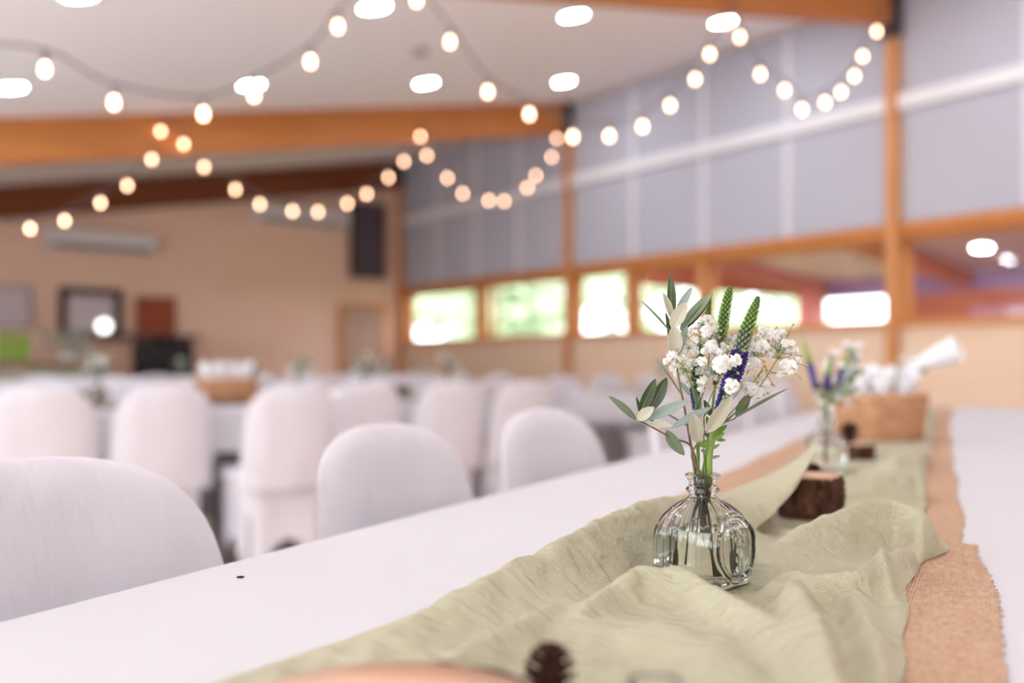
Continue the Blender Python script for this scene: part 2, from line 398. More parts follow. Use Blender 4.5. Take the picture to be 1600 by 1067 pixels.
MB().lathe([(.06, 0), (.08, .03), (.1, .09), (.085, .1)], 16).obj('bowl', M_white, t)
t = thing('globe_lamp', 'small table lamp with a glowing white globe beside the counter', 'lamp', room(2.62, 10.9, .971), A)
t.location = room(2.62, 11.15, .971)
MB().lathe([(.07, 0), (.07, .015), (.012, .03), (.012, .34)], 16).obj('stand', M_shelf, t)
MB().ell((0, 0, .405), (.068, .068), seg=20, rings=12).obj('globe', M_globe, t)
t = thing('equipment_case', 'black rounded equipment case on a dark stand below the dark shelf', 'case', room(3.3, 11.3, 0), A)
rbox(MB(), -.3, .3, -.25, .25, .78, 1.22, .08).obj('case_body', M_black, t)
rbox(MB(), -.12, .12, -.06, .06, 1.222, 1.28, .02).obj('case_handle', M_black, t)
for sx in (-.25, .25):
    for sy in (-.2, .2): MB().tube([(sx, sy, 0), (sx, sy, .79)], .02).obj('leg', M_shelf, t)
MB().box(-.28, .28, -.23, .23, .4, .43).obj('shelf', M_shelf, t, False)

# ------------------------------------------------------------------ recessed downlights and smoke detector
lens_me = MB().lathe([(0, -.004), (.085, -.004), (.088, 0)], 20).mesh('lens', M_lens)
rim_me = MB().lathe([(.086, -.002), (.09, -.008), (.108, -.008), (.112, 0)], 24).mesh('rim', M_white)
tilt = math.atan(.183)
for ti, tt in enumerate((-2.9, -.85, 1.2, 3.25, 5.28, 7.32)):
    for m in (-.5, 1.12, 2.82, 4.42, 6.0):
        if tt > 9 and m < 1: continue
        lb = {5.28: 'round recessed downlight, %s from the window wall, row beyond the nearer festoon', 7.32: 'round recessed downlight, %s from the window wall, row before the middle beam'}.get(tt)
        lb = lb % ORD[4 - (-.5, 1.12, 2.82, 4.42, 6.0).index(m)] if lb else 'round recessed downlight in the ceiling this side of the nearer beam'
        o = thing('downlight', lb, 'downlight', room(m, tt, ceil_z(m) - .001), A, 'recessed ceiling downlights')
        o.rotation_euler = (0, -tilt, A)
        link('lens', lens_me, o); link('rim', rim_me, o)
t = thing('smoke_detector', 'small round grey smoke detector on the sloping ceiling', 'smoke detector', room(3.72, 6.25, ceil_z(3.72) - .001), A)
t.rotation_euler = (0, -tilt, A)
MB().lathe([(.055, 0), (.055, -.02), (.045, -.04)], 20).obj('housing', M_grey, t); MB().lathe([(.03, -.0405), (.028, -.05)], 16).obj('cap', M_white, t)

# ------------------------------------------------------------------ festoon lights
sock_me = MB().lathe([(.006, .075), (.013, .07), (.015, .03), (.013, .028)], 10).mesh('socket', M_cable)
bulb_me = MB().lathe([(.008, .03), (.010, .024), (.014, .010), (.0155, .0), (.014, -.010), (.009, -.016), (0, -.018)], 14).mesh('bulb', M_bulb)
def festoon(t, bulbs, pegs, label):
    o = thing('festoon_lights', label, 'string lights', room(0, t, 0), A, 'festoon strings on the roof beams')
    pts = sorted([(m, z + .085) for m, z in bulbs] + pegs)
    P = []
    for i in range(len(pts) - 1):          # Catmull-Rom through the sockets
        p0, p1, p2, p3 = pts[max(i - 1, 0)], pts[i], pts[i + 1], pts[min(i + 2, len(pts) - 1)]
        if p1 in pegs: p0 = p1
        if p2 in pegs: p3 = p2
        for k in range(5):
            u = k / 5
            P.append(tuple(.5 * (2 * b + (c - a) * u + (2 * a - 5 * b + 4 * c - d) * u * u + (3 * b - a - 3 * c + d) * u ** 3) for a, b, c, d in zip(p0, p1, p2, p3)))
    P.append(pts[-1])
    MB().tube([(m, 0, z) for m, z in P], .006, 6).obj('cable', M_cable, o)
    for m, z in bulbs:
        s = link('socket', sock_me, o, (m, 0, z)); link('bulb', bulb_me, s)
    for m, z in pegs: MB().tube([(m, 0, z - .01), (m, .03, z + .03)], .008, 6).obj('hook', M_steel, o)
S1 = [(-.32, 2.30), (.02, 2.18), (.42, 2.12), (0.776, 2.147), (1.043, 2.054), (1.423, 2.064), (1.657, 2.189), (1.936, 2.394), (2.08, 2.592), (2.523, 2.819), (2.726, 2.645), (2.968, 2.423), (3.251, 2.345), (3.567, 2.264), (3.85, 2.308), (4.123, 2.405), (4.361, 2.572), (4.586, 2.776), (4.724, 2.962), (4.884, 3.2), (5.017, 3.134), (5.227, 2.923), (5.486, 2.858), (5.678, 2.754), (5.944, 2.847), (6.136, 2.954), (6.302, 3.101), (6.407, 3.269), (6.59, 3.495)]
S2 = [(1.12, 2.0), (1.408, 2.017), (1.659, 2.1), (1.93, 2.27), (2.141, 2.435), (2.338, 2.678), (2.412, 2.926), (2.606, 2.844), (2.782, 2.667), (3.062, 2.502), (3.287, 2.394), (3.6, 2.359), (3.854, 2.377), (4.158, 2.486), (4.363, 2.599), (4.602, 2.787), (4.775, 2.966), (4.967, 3.241), (5.041, 3.058), (5.286, 2.86), (5.474, 2.722), (5.806, 2.682), (6.006, 2.696), (6.315, 2.873), (6.43, 3.019), (6.654, 3.251), (6.727, 3.467)]
festoon(.61 * D, S1, [(-.75, 2.5), (2.3, 2.93), (4.95, 3.36), (6.68, 3.68)], 'nearer string of warm bulbs swagged along the beam at the thick timber post')
festoon(1.19 * D, S2, [(.2, 2.42), (2.47, 3.06), (5.0, 3.38), (6.78, 3.62)], 'farther string of warm bulbs swagged along the middle roof beam')

# ------------------------------------------------------------------ garden and walkway outside the windows, standing in for reflections in their glass
struct(MB().box(D + .3, 70, -30, 70, -.4, -.2), 'floor_garden', M_grass)
pr = thing('covered_walkway', 'covered walkway outside the window wall, mauve and rose for reflected hall beams', 'walkway', room(9.5, 2.5, -.2), A)  # roof and rafters also stand in for hall ceiling beams reflected in the panes
def rz_(m): return 2.72 - .12 * (m - 7.9)      # underside of walkway roof above its foot
for k in range(13):
    t0 = -5 + k * .85
    MB().prism([(7.95 - 9.5, rz_(7.95)), (11.4 - 9.5, rz_(11.4)), (11.4 - 9.5, rz_(11.4) + .04), (7.95 - 9.5, rz_(7.95) + .04)], t0, t0 + .84).obj('roof_board', M_porch, pr, False)
for k in range(6):
    t0 = -5 + k * 2.15
    MB().prism([(7.95 - 9.5, rz_(7.95) - .2), (11.4 - 9.5, rz_(11.4) - .2), (11.4 - 9.5, rz_(11.4)), (7.95 - 9.5, rz_(7.95))], t0, t0 + .14).obj('rafter', M_rose if k % 2 else M_rust, pr, False)
MB().box(11.4 - 9.5, 11.5 - 9.5, -5, 6.05, 2.05, 2.42).obj('fascia', M_violet, pr, False)
MB().prism([(7.95 - 9.5, 2.12), (11.5 - 9.5, 2.08), (11.5 - 9.5, 2.45), (7.95 - 9.5, 2.75)], 5.9, 6.05).obj('end_beam', M_rust, pr, False)
for t0 in (5.8,): MB().box(11.1 - 9.5, 11.38 - 9.5, t0 - .15, t0 + .13, 0, 2.3).obj('post', M_rose, pr, False)
MB().box(11.39 - 9.5, 11.6 - 9.5, -7, 4.6, 0, 2.05).obj('back_wall', M_rust, pr, False)
for k in range(5):      # sloping boards added for the beams mirrored in the right-hand panes
    MB().add([(11.36 - 9.5, y, z) for y, z in ((-5.5, .35 + k * .36), (3.6, -.0 + k * .36 + .25), (3.6, k * .36 + .42), (-5.5, .52 + k * .36))] + [(11.385 - 9.5, y, z) for y, z in ((-5.5, .35 + k * .36), (3.6, -.0 + k * .36 + .25), (3.6, k * .36 + .42), (-5.5, .52 + k * .36))],
             [(0, 1, 2, 3), (7, 6, 5, 4), (0, 4, 5, 1), (2, 6, 7, 3), (1, 5, 6, 2), (0, 3, 7, 4)]).obj('reflected_beam_board', M_rose if k % 2 else M_porch, pr, False)
for k, (m, t) in enumerate(((9.2, 4.6), (9.2, 2.6), (10.3, 3.6), (10.3, 5.4))):  # lamps added outside to stand in for hall downlights reflected in the glass
    o = thing('reflected_downlight', 'round white lamp added for a hall downlight reflected in the window', 'lamp', room(m, t, rz_(m) - .206), A, 'added lamps for reflected hall downlights')
    o.rotation_euler = (0, math.atan(.12), A)
    link('lens', lens_me, o); link('rim', rim_me, o)

def tree(loc, h, r, lean, seed, label, blobs=150):
    rd = random.Random(seed); o = thing('garden_tree', label, 'tree', loc, 0)
    top = Vector((lean, 0, h * .62))
    MB().tube([(0, 0, 0), (lean * .35, 0, h * .25), (lean * .75, 0, h * .45), top], [.16, .13, .11, .07], 8).obj('trunk', M_trunk, o)
    for k in range(3):
        a = k * 2.1 + seed
        MB().tube([top * .8, top + Vector((math.cos(a) * r * .5, math.sin(a) * r * .5, h * .18))], [.06, .02], 6).obj('branch', M_trunk, o)
    mb = MB()
    for k in range(blobs):
        d = Vector((rd.gauss(0, 1), rd.gauss(0, 1), rd.gauss(0, .8))); d = d.normalized() * (rd.random() ** .4) * r
        c = top + Vector((0, 0, h * .15)) + d
        for q in range(4):
            e = c + Vector((rd.uniform(-.3, .3), rd.uniform(-.3, .3), rd.uniform(-.2, .2)))
            a = Vector((rd.uniform(-1, 1), rd.uniform(-1, 1), rd.uniform(-1, 1))).normalized(); b = a.orthogonal() * .12; a = a * .22
            mb.add([e - a, e + b, e + a, e - b], [(0, 1, 2, 3)])
    tag(mb.obj('foliage', M_foliage, o, False), kind='stuff')
for i, (u, Y, h, r, lean, lb) in enumerate((
        (-.12, 27, 4.2, 1.9, .2, 'pale leafy garden tree outside the corner window'),
        (-.0, 21, 4.2, 1.6, -.3, 'pale round tree outside the window with the thin white bar'),
        (.072, 16.5, 3.6, 1.5, -1.1, 'leaning garden tree with a slanting trunk outside the windows'),
        (.125, 26, 4.6, 2.2, .2, 'tall pale tree on the lawn beyond the leaning tree'),
        (.25, 30, 4.0, 2.2, .3, 'broad pale tree on the lawn beyond the covered walkway'))):
    tree(Vector((u * Y, Y, -.2)), h, r, lean, i, lb)

# ------------------------------------------------------------------ tables and cloths
def table(loc, rz, x0, x1, y0, y1, n, labels, group):
    L = (y1 - y0) / n
    for k in range(n):
        o = thing('trestle_table', labels + (', %s from window-wall end' % ORD[n - 1 - k] if n > 1 else ''), 'table', Vector(loc) + Matrix.Rotation(rz, 3, 'Z') @ Vector(((x0 + x1) / 2, y0 + (k + .5) * L, 0)), rz, group)
        w = (x1 - x0) / 2 - .004; l = L / 2 - .004
        rbox(MB(), -w, w, -l, l, .718, .746, .008).obj('table_top', M_white, o)
        for sx in (-.07, .07):
            for sy in (-l + .2, l - .2):
                MB().tube([(sx, sy, 0), (sx, sy, .72)], .014).obj('leg', M_grey, o)
def cloth(name, loc, rz, x0, x1, y0, y1, drop, label, group=None, seed=1):
    rd = random.Random(seed); st = .05; rc = .02
    out = []
    def seg(a, b, nx):
        n = max(2, int(math.hypot(b[0] - a[0], b[1] - a[1]) / st))
        for i in range(n): out.append(((a[0] + (b[0] - a[0]) * i / n, a[1] + (b[1] - a[1]) * i / n), nx))
    seg((x1, y0 + rc), (x1, y1 - rc), (1, 0)); 
    for k in range(4): a = R(k * 22.5 + 11); out.append(((x1 - rc + rc * math.cos(a), y1 - rc + rc * math.sin(a)), (math.cos(a), math.sin(a))))
    seg((x1 - rc, y1), (x0 + rc, y1), (0, 1))
    for k in range(4): a = R(90 + k * 22.5 + 11); out.append(((x0 + rc + rc * math.cos(a), y1 - rc + rc * math.sin(a)), (math.cos(a), math.sin(a))))
    seg((x0, y1 - rc), (x0, y0 + rc), (-1, 0))
    for k in range(4): a = R(180 + k * 22.5 + 11); out.append(((x0 + rc + rc * math.cos(a), y0 + rc + rc * math.sin(a)), (math.cos(a), math.sin(a))))
    seg((x0 + rc, y0), (x1 - rc, y0), (0, -1))
    for k in range(4): a = R(270 + k * 22.5 + 11); out.append(((x1 - rc + rc * math.cos(a), y0 + rc + rc * math.sin(a)), (math.cos(a), math.sin(a))))
    n = len(out); ph = [rd.uniform(0, 6.28) for _ in range(3)]
    rows = []
    for off, z, wv in ((-.03, TZ, 0), (-.006, TZ, 0), (.001, TZ - .0015, 0), (.005, TZ - .006, 0), (.006, TZ - .03, .1), (.008, TZ - drop * .5, .6), (.010, TZ - drop, 1)):
        row = []
        for i, ((x, y), (nx, ny)) in enumerate(out):
            s = i * st; w_ = wv * .007 * (math.sin(s * 9 + ph[0]) + .6 * math.sin(s * 21 + ph[1]) + 1.6)
            if off < 0:
                row.append((min(max(x, x0 - off), x1 + off), min(max(y, y0 - off), y1 + off), z))
            else: row.append((x + nx * (off + w_), y + ny * (off + w_), z))
        rows.append(row)
    v = [p for r in rows for p in r]
    f = [(i * n + k, (i + 1) * n + k, (i + 1) * n + (k + 1) % n, i * n + (k + 1) % n) for i in range(len(rows) - 1) for k in range(n)]
    f.append(tuple(range(n)))
    o = MB().add(v, f).obj(name, M_cloth, None, True, loc, rz)
    return tag(o, label, 'tablecloth', group)
NX0, NX1, SY0, SY1 = -.694, .24, -1.15, 5.02
table((0, 0, 0), -Bt, NX0, NX1, SY0, SY1, 3, 'white trestle table under the long cloth with the runner', 'trestle tables under the long cloth')
cloth('tablecloth', (0, 0, 0), -Bt, NX0, NX1, SY0, SY1, .2, 'smooth white cloth over the long table carrying the sage runner')
ROWS = [(4.42, 5.17, -1.6, 3.45, 'first-row table'), (6.35, 7.1, -1.0, 4.6, 'middle table'), (8.05, 8.8, 1.2, 6.0, 'far table'), (5.0, 5.75, 4.75, 6.3, 'short table')]
for i, (t0, t1, m0, m1, lb) in enumerate(ROWS):
    n = 3 if m1 - m0 > 4 else 1
    table((0, 0, 0), A - R(90), -t1, -t0, m0, m1, n, 'white trestle table under the cloth of the ' + lb, 'trestle tables of the ' + lb)
    cloth('tablecloth', (0, 0, 0), A - R(90), -t1, -t0, m0, m1, .2, 'white tablecloth spread over the ' + lb, seed=i + 3)

# ------------------------------------------------------------------ covered chairs
def make_chair():
    o = thing('covered_chair', 'x', 'chair')
    NU, NV = 18, 22
    def surf(c, j, side):
        f = 1 - (1 - j / NV) ** 1.9
        w = .250 * (1 - .07 * f) * max(1e-4, (1 - f ** 9)) ** .42
        z = .40 + .46 * f
        x = c * w
        y = -.205 - .075 * f + .030 * (x / .22) ** 2 + side * .017 * (1 - abs(c) ** 8) * (1 if f < .93 else max(0, (1 - f) / .07) ** .5)
        return (x, y, z)
    mb = MB()
    fr = [[surf(-1 + 2 * i / NU, j, 1) for i in range(NU + 1)] for j in range(NV + 1)]
    bk = [[surf(-1 + 2 * i / NU, j, -1) for i in range(NU + 1)] for j in range(NV + 1)]
    mb.grid(fr); mb.grid(bk, flip=True)
    mb.obj('back_cover', M_cover, o)
    rbox(MB(), -.222, .222, -.19, .215, .405, .475, .03).obj('seat_cover', M_cover, o)
    n = 48; rows = []
    for k, (zf, sc) in enumerate(((1, .97), (.75, .96), (.5, .95), (.25, .96), (0, .985))):
        row = []
        for i in range(n):
            a = 2 * math.pi * i / n; p = 6
            q = (abs(math.cos(a)) ** p + abs(math.sin(a)) ** p) ** (-1 / p)
            zb = .03 + .15 * abs(math.cos(2 * a)) ** 1.3
            pinch = 1 - .06 * math.cos(2 * a) ** 2 * (1 - zf)
            row.append((math.cos(a) * q * .222 * sc * pinch, .012 + math.sin(a) * q * .203 * sc * pinch, zb + (.43 - zb) * zf))
        rows.append(row)
    v = [p for r in rows for p in r]
    MB().add(v, [(i * n + k, i * n + (k + 1) % n, (i + 1) * n + (k + 1) % n, (i + 1) * n + k) for i in range(4) for k in range(n)]).obj('skirt_cover', M_cover, o)
    for sx in (-1, 1):
        for sy in (-1, 1): MB().tube([(sx * .19, .012 + sy * .17, 0), (sx * .18, .012 + sy * .16, .41)], .012).obj('leg', M_grey, o)
    return o
chair0 = make_chair(); first = [True]
def chair(loc, rz, label, group=None):
    if first[0]:
        first[0] = False; chair0.location = loc; chair0.rotation_euler = (0, 0, rz); chair0['label'] = label
        if group: chair0['group'] = group
        return chair0
    return dup(chair0, loc, rz, label, group)
def tab(n, s, z=0): return Vector((CB * n + SB * s, -SB * n + CB * s, z))
for k, (s, n, dr) in enumerate(((.60, -.565, 0), (1.235, -.565, 4), (1.775, -.56, -2), (2.60, -.555, 3), (3.2, -.56, 0), (3.75, -.56, -3), (4.3, -.56, 2))):
    chair(tab(n, s), -R(90) - Bt + R(dr), 'white covered chair at the long sage-runner table, %s along from the dark dried petal' % ORD[k], 'white covered chairs at the long table')
rd = random.Random(3)
def row(ms, t, rz, where, group, dts=None, drs=None):
    ms = sorted(ms, reverse=True)
    for k, m in enumerate(ms):
        c_ = chair(room(m, t + (dts[k] if dts else 0)), rz + R(drs[k] if drs else rd.uniform(-1.2, 1.2)), 'white covered chair at %s, %s from the window-wall end' % (where, ORD[k]), group)
        c_.scale = (.9, 1, 1)
row((.26, .75, 1.24, 1.73, 2.22, 2.71, 3.2), 4.44, A, 'near side of the first-row table', 'chairs in the first row of backs', (.05, .02, .05, -.22, .02, 0, 0), (1, 0, 1.5, -1.5, 1, -1, 1))
row([-.5 + k * .49 for k in range(8)], 5.30, A + R(180), 'far side of the first-row table', 'chairs across the first-row table')
row([-.1 + k * .49 for k in range(10)], 6.33, A, 'near side of the middle table', 'near chairs of the middle table')
row([-.08 + k * .49 for k in range(10)], 7.22, A + R(180), 'far side of the middle table', 'far chairs of the middle table')
row([1.65 + k * .49 for k in range(9)], 8.03, A, 'near side of the far table', 'near chairs of the far table')
row([1.65 + k * .49 for k in range(9)], 8.92, A + R(180), 'far side of the far table', 'far chairs of the far table')
row([5.02 + k * .5 for k in range(3)], 4.98, A, 'near side of the short table', 'near chairs of the short table')
row([5.02 + k * .5 for k in range(3)], 5.88, A + R(180), 'far side of the short table', 'far chairs of the short table')

# ------------------------------------------------------------------ burlap and sage runners on the long table
def strip(name, pts, z0, m, label, cat, loc, rz, amp=.0015, nx=30, group=None, ns=None):
    s0, s1 = pts[0][0], pts[-1][0]; n = ns or max(12, int((s1 - s0) / .02)); P = []
    ss = [p[0] for p in pts]; ll = [p[1] for p in pts]; rr = [p[2] for p in pts]; hh = [p[3] if len(p) > 3 else 0 for p in pts]
    for i in range(n + 1):
        s = s0 + (s1 - s0) * i / n; l, r, h = np.interp(s, ss, ll), np.interp(s, ss, rr), np.interp(s, ss, hh)
        l += .003 * math.sin(s * 17) + .0006 * math.sin(s * 77); r += .003 * math.sin(s * 14 + 1) + .0006 * math.sin(s * 83)
        P.append([(l + (r - l) * j / nx, s, z0 + h + amp * (1 + .6 * math.sin(s * 22 + j * .35) + .4 * math.sin(s * 9 - j * .8))) for j in range(nx + 1)])
    o = MB().grid(P).obj(name, m, None, True, loc, rz)
    return tag(o, label, cat, group), P
TL = (0, 0, TZ)
bf, Pf = strip('burlap_runner', [(1.08, -.41, -.028), (1.5, -.43, -.045), (2.0, -.45, -.07), (3.4, -.49, -.135), (4.9, -.52, -.17)], .0010, M_burlap, 'far burlap runner piece lying under the basket and second bottle', 'table runner', TL, -Bt, .0003)
bn, Pn = strip('burlap_runner', [(-.5, -.385, .02), (.4, -.38, .02), (.62, -.385, .012), (.9, -.39, .0), (1.1, -.40, -.014), (1.155, -.40, -.016, .0008), (1.175, -.40, -.017, .0006)], .0014, M_burlap, 'near burlap runner piece with a frayed end beside the first bottle', 'table runner', TL, -Bt, .0005)
rd = random.Random(5)
for P, o in ((Pf, bf), (Pn, bn)):
    mb = MB()
    for i in range(0, len(P) - 1):
        for q in range(6):
            u = rd.random(); e = Vector(P[i][-1]).lerp(Vector(P[i + 1][-1]), u)
            mb.tube([e, e + Vector((rd.uniform(.001, .004), rd.uniform(-.002, .002), rd.uniform(0, .0006)))], .00028, 4, cap=False)
    if o is bn:
        for j in range(len(P[-1]) - 1):
            for q in range(3):
                e = Vector(P[-1][j]).lerp(Vector(P[-1][j + 1]), rd.random())
                mb.tube([e, e + Vector((rd.uniform(-.002, .002), rd.uniform(.003, .008), 0))], .0004, 4, cap=False)
    tag(mb.obj('frayed_threads', M_burlap, o), kind='stuff')

# folds of the sage cloth: crest lines given as (across, along, height) on the table, width of the fold
def NH(x, y, h): return NS(x, y, (.2 - h) * 1500 / (y - 570))
RID = [
    ([NS(420, 1110, .57), NS(600, 995, .66), NS(800, 884, .80), NS(920, 826, .9), NS(1000, 790, .975), NS(1040, 782, 1.02), NS(1100, 784, 1.055), NS(1140, 792, 1.085)], .022, .026),
    ([NH(1180, 893, .010), NH(1215, 852, .028), NH(1260, 824, .040), NH(1340, 794, .050), NH(1390, 783, .054), NH(1435, 802, .046), NH(1464, 836, .030), NH(1458, 866, .012)], .026, .018),
    ([NH(1178, 906, .014), NH(1230, 900, .018), NH(1290, 902, .022), NH(1340, 893, .026), NH(1372, 872, .028), NH(1425, 856, .022)], .011, .010),
    ([NH(1246, 912, .026), NH(1268, 955, .032), NH(1290, 1010, .034), NH(1312, 1085, .034)], .013, .020),
    ([NH(900, 965, .014), NH(950, 920, .022), NH(1000, 893, .030), NH(1060, 893, .031), NH(1130, 930, .024), NH(1200, 968, .020), NH(1250, 1035, .018)], .020, .013),
    ([NH(1378, 872, .026), NH(1386, 900, .020), NH(1392, 935, .010)], .008, .008),
    ([NH(1330, 920, .014), NH(1362, 985, .016), NH(1380, 1060, .014)], .012, .012),
    ([NH(930, 975, .012), NH(1020, 975, .016), NH(1110, 1010, .014), NH(1160, 1070, .012)], .026, .026),
    ([NH(700, 1030, .016), NH(800, 975, .018), NH(880, 940, .012)], .012, .014),
    ([NH(850, 925, .008), NH(920, 888, .018), NH(975, 866, .005)], .014, .014),
    ([NH(1190, 815, .012), NH(1240, 830, .014), NH(1290, 818, .014)], .012, .012),
    ([NH(1230, 862, .016), NH(1330, 842, .022), NH(1410, 828, .026)], .007, .007),
    ([NH(1180, 925, .008), NH(1222, 975, .010), NH(1262, 1050, .010)], .007, .007),
    ([NH(1310, 772, .012), NH(1360, 748, .036), NH(1425, 735, .044), NH(1458, 765, .020)], .024, .020),
    ([NH(1345, 735, .012), NH(1395, 716, .034), NH(1445, 706, .036)], .022, .020),
    ([NH(1400, 700, .02), NH(1450, 700, .03), NH(1440, 722, .012)], .03, .03),
    ([NH(1440, 655, .03), NH(1490, 650, .035), NH(1480, 665, .02)], .05, .05),
]
def fold_height(n, s):
    tot = np.zeros_like(n)
    for pts, wl, wr_ in RID:
        P = np.array(pts); best = np.full(n.shape, 1e9); hb = np.zeros_like(n); sd = np.zeros_like(n)
        for a, b in zip(P[:-1], P[1:]):
            d = b[:2] - a[:2]; L2 = (d ** 2).sum()
            u = np.clip(((n - a[0]) * d[0] + (s - a[1]) * d[1]) / L2, 0, 1)
            dx = n - a[0] - u * d[0]; dy = s - a[1] - u * d[1]; dist = np.hypot(dx, dy)
            k = dist < best; best = np.where(k, dist, best); hb = np.where(k, a[2] + u * (b[2] - a[2]), hb)
            sd = np.where(k, d[0] * dy - d[1] * dx, sd)
        w = np.where(sd > 0, wl, wr_)
        g = np.maximum(hb - .004, 0) * np.exp(-(best / w) ** 2)
        tot = tot + g ** 3
    return tot ** (1 / 3)
def sage_runner():
    n = 150; NSN = 470
    Lp = [(-.3, -.42), (.35, -.44), (.55, -.415), (.714, -.395), (.85, -.37), (.962, -.345), (1.06, -.32), (1.117, -.30), (1.17, -.25), (1.24, -.25), (1.40, -.345), (1.7, -.36), (2.3, -.385), (3.2, -.42), (4.55, -.46)]
    Rp = [(-.3, -.06), (.65, -.052), (.924, -.069), (1.03, -.066), (1.09, -.048), (1.126, -.042), (1.17, -.055), (1.25, -.09), (1.4, -.085), (1.5, -.085), (1.8, -.11), (2.4, -.13), (3.2, -.17), (4.55, -.23)]
    # finer rows near the bottle
    s = np.concatenate([np.linspace(-.3, .45, 40, endpoint=False), np.linspace(.45, 1.45, 300, endpoint=False), np.linspace(1.45, 2.6, 90, endpoint=False), np.linspace(2.6, 4.55, 160)])
    q = np.linspace(0, 1, n)
    l = np.interp(s, *zip(*Lp)) + .003 * np.sin(s * 23); r = np.interp(s, *zip(*Rp)) + .002 * np.sin(s * 40)
    def mov(v, k=9): return np.convolve(np.pad(v, k, mode='edge'), np.ones(2 * k + 1) / (2 * k + 1), 'valid')
    l, r = mov(l, 7), mov(r, 7)
    N_ = l[:, None] + (r - l)[:, None] * q[None, :]; S_ = np.repeat(s[:, None], n, 1)
    H = fold_height(N_, S_)
    # crinkles of the muslin, running with the folds
    rr_ = np.random.RandomState(4)
    cr = np.zeros_like(H)
    for k in range(26):
        a = rr_.uniform(-.5, .5) + (1.2 if k % 3 == 0 else .2); f = rr_.uniform(70, 420); p = rr_.uniform(0, 6.28)
        cr += np.sin((N_ * math.cos(a) + S_ * math.sin(a)) * f + p + 1.5 * np.sin(S_ * rr_.uniform(8, 30) + N_ * rr_.uniform(-20, 20))) * (50 / f)
    H = H * 1.08 + .0010 * cr + .0016
    # a hollow for the bottle and level seats for the things standing on the cloth
    for (cn, cs, rad, z) in SEATS:
        d = np.hypot(N_ - cn, S_ - cs); k = np.clip((d - rad) / .022, 0, 1); k = k * k * (3 - 2 * k)
        H = H * k + np.minimum(H, z) * (1 - k)
    H = np.maximum(H, .0006) + .0036
    e = np.minimum(q, 1 - q)[None, :]
    k = np.clip(e / .045, 0, 1); H = .0038 + (H - .0038) * np.sqrt(1 - (1 - k) ** 2)
    mb = MB()
    v = np.stack([N_, S_, H], -1).reshape(-1, 3)
    m = n; nr = len(s)
    idx = np.arange((nr - 1) * (m - 1)); i = idx // (m - 1); j = idx % (m - 1)
    F = np.stack([i * m + j, i * m + j + 1, (i + 1) * m + j + 1, (i + 1) * m + j], -1)
    mb.v = [tuple(p) for p in v.tolist()]; mb.f = [tuple(p) for p in F.tolist()]; mb.m = [0] * len(mb.f)
    # raised flap beside the bark log: front face and the turned-back hem
    U = [NS(990, 800, .975), NS(1040, 781, 1.02), NS(1100, 782, 1.06), NS(1150, 776, 1.10), NS(1200, 762, 1.135), NS(1245, 735, 1.16), NS(1276, 701, 1.18)]
    Lw = [NS(1000, 850, .99), NS(1060, 860, 1.0), NS(1120, 858, 1.03), NS(1165, 838, 1.06), NS(1205, 806, 1.085), NS(1243, 765, 1.12), NS(1276, 704, 1.165)]
    Bk = [NS(1030, 800, 1.06), NS(1060, 795, 1.10), NS(1110, 788, 1.16), NS(1160, 758, 1.24), NS(1195, 746, 1.28), NS(1235, 727, 1.27), NS(1274, 699, 1.2)]
    def curve(C, k):
        x = np.linspace(0, len(C) - 1, k); t = np.arange(len(C)); C = np.array(C)
        out = np.stack([np.interp(x, t, C[:, d]) for d in range(3)], -1)
        for _ in range(6): out[1:-1] = .25 * out[:-2] + .5 * out[1:-1] + .25 * out[2:]
        return out
    k = 60; U_, L_, B_ = curve(U, k), curve(Lw, k), curve(Bk, k)
    L_[:, 2] = np.maximum(L_[:, 2], .006); B_[:, 2] = np.maximum(B_[:, 2], .006)
    P = []
    for a in range(16):
        u = a / 15; bow = math.sin(math.pi * u)
        P.append([tuple(L_[c] * (1 - u) + U_[c] * u + np.array((.004 * bow, -.003 * bow, .006 * bow + .0009 * math.sin(c * .9 + 7 * u) * bow))) for c in range(k)])
    for a in range(1, 12):
        u = a / 11; bow = math.sin(math.pi * u)
        P.append([tuple(U_[c] * (1 - u) + B_[c] * u + np.array((-.002 * bow, 0, .004 * bow + .0008 * math.sin(c * .7 + 9 * u) * bow))) for c in range(k)])
    mb.grid(P)
    o = mb.obj('sage_runner', M_sage, None, True, TL, -Bt)
    return tag(o, 'rumpled sage green muslin runner folded along the burlap', 'table runner')
def ns_xy(X, Y): return (CB * X - SB * Y, SB * X + CB * Y)
BO = Vector((.1713, .862, TZ + .0047))          # foot of the first bottle
BOT2 = Vector((.572, 1.75, TZ + .0047)); BOT3 = Vector((1.27, 3.05, TZ + .0085))
LOG1 = Vector((.385, 1.245, TZ + .0047)); LOG2 = Vector((.715, 2.0, TZ + .0047)); BASK = Vector((.965, 2.52, TZ + .0047)); LOG0 = Vector((-.058, .445, TZ + .0047)); VOT = Vector((.071, .476, TZ + .0047))
SEATS = [(*ns_xy(p.x, p.y), r, .0006) for p, r in ((BO, .047), (BOT2, .042), (BOT3, .042), (LOG1, .056), (LOG2, .05), (BASK, .14), (LOG0, .10), (VOT, .035), (LOG1 + Vector((.028, .085, 0)), .03))]
sage_runner()
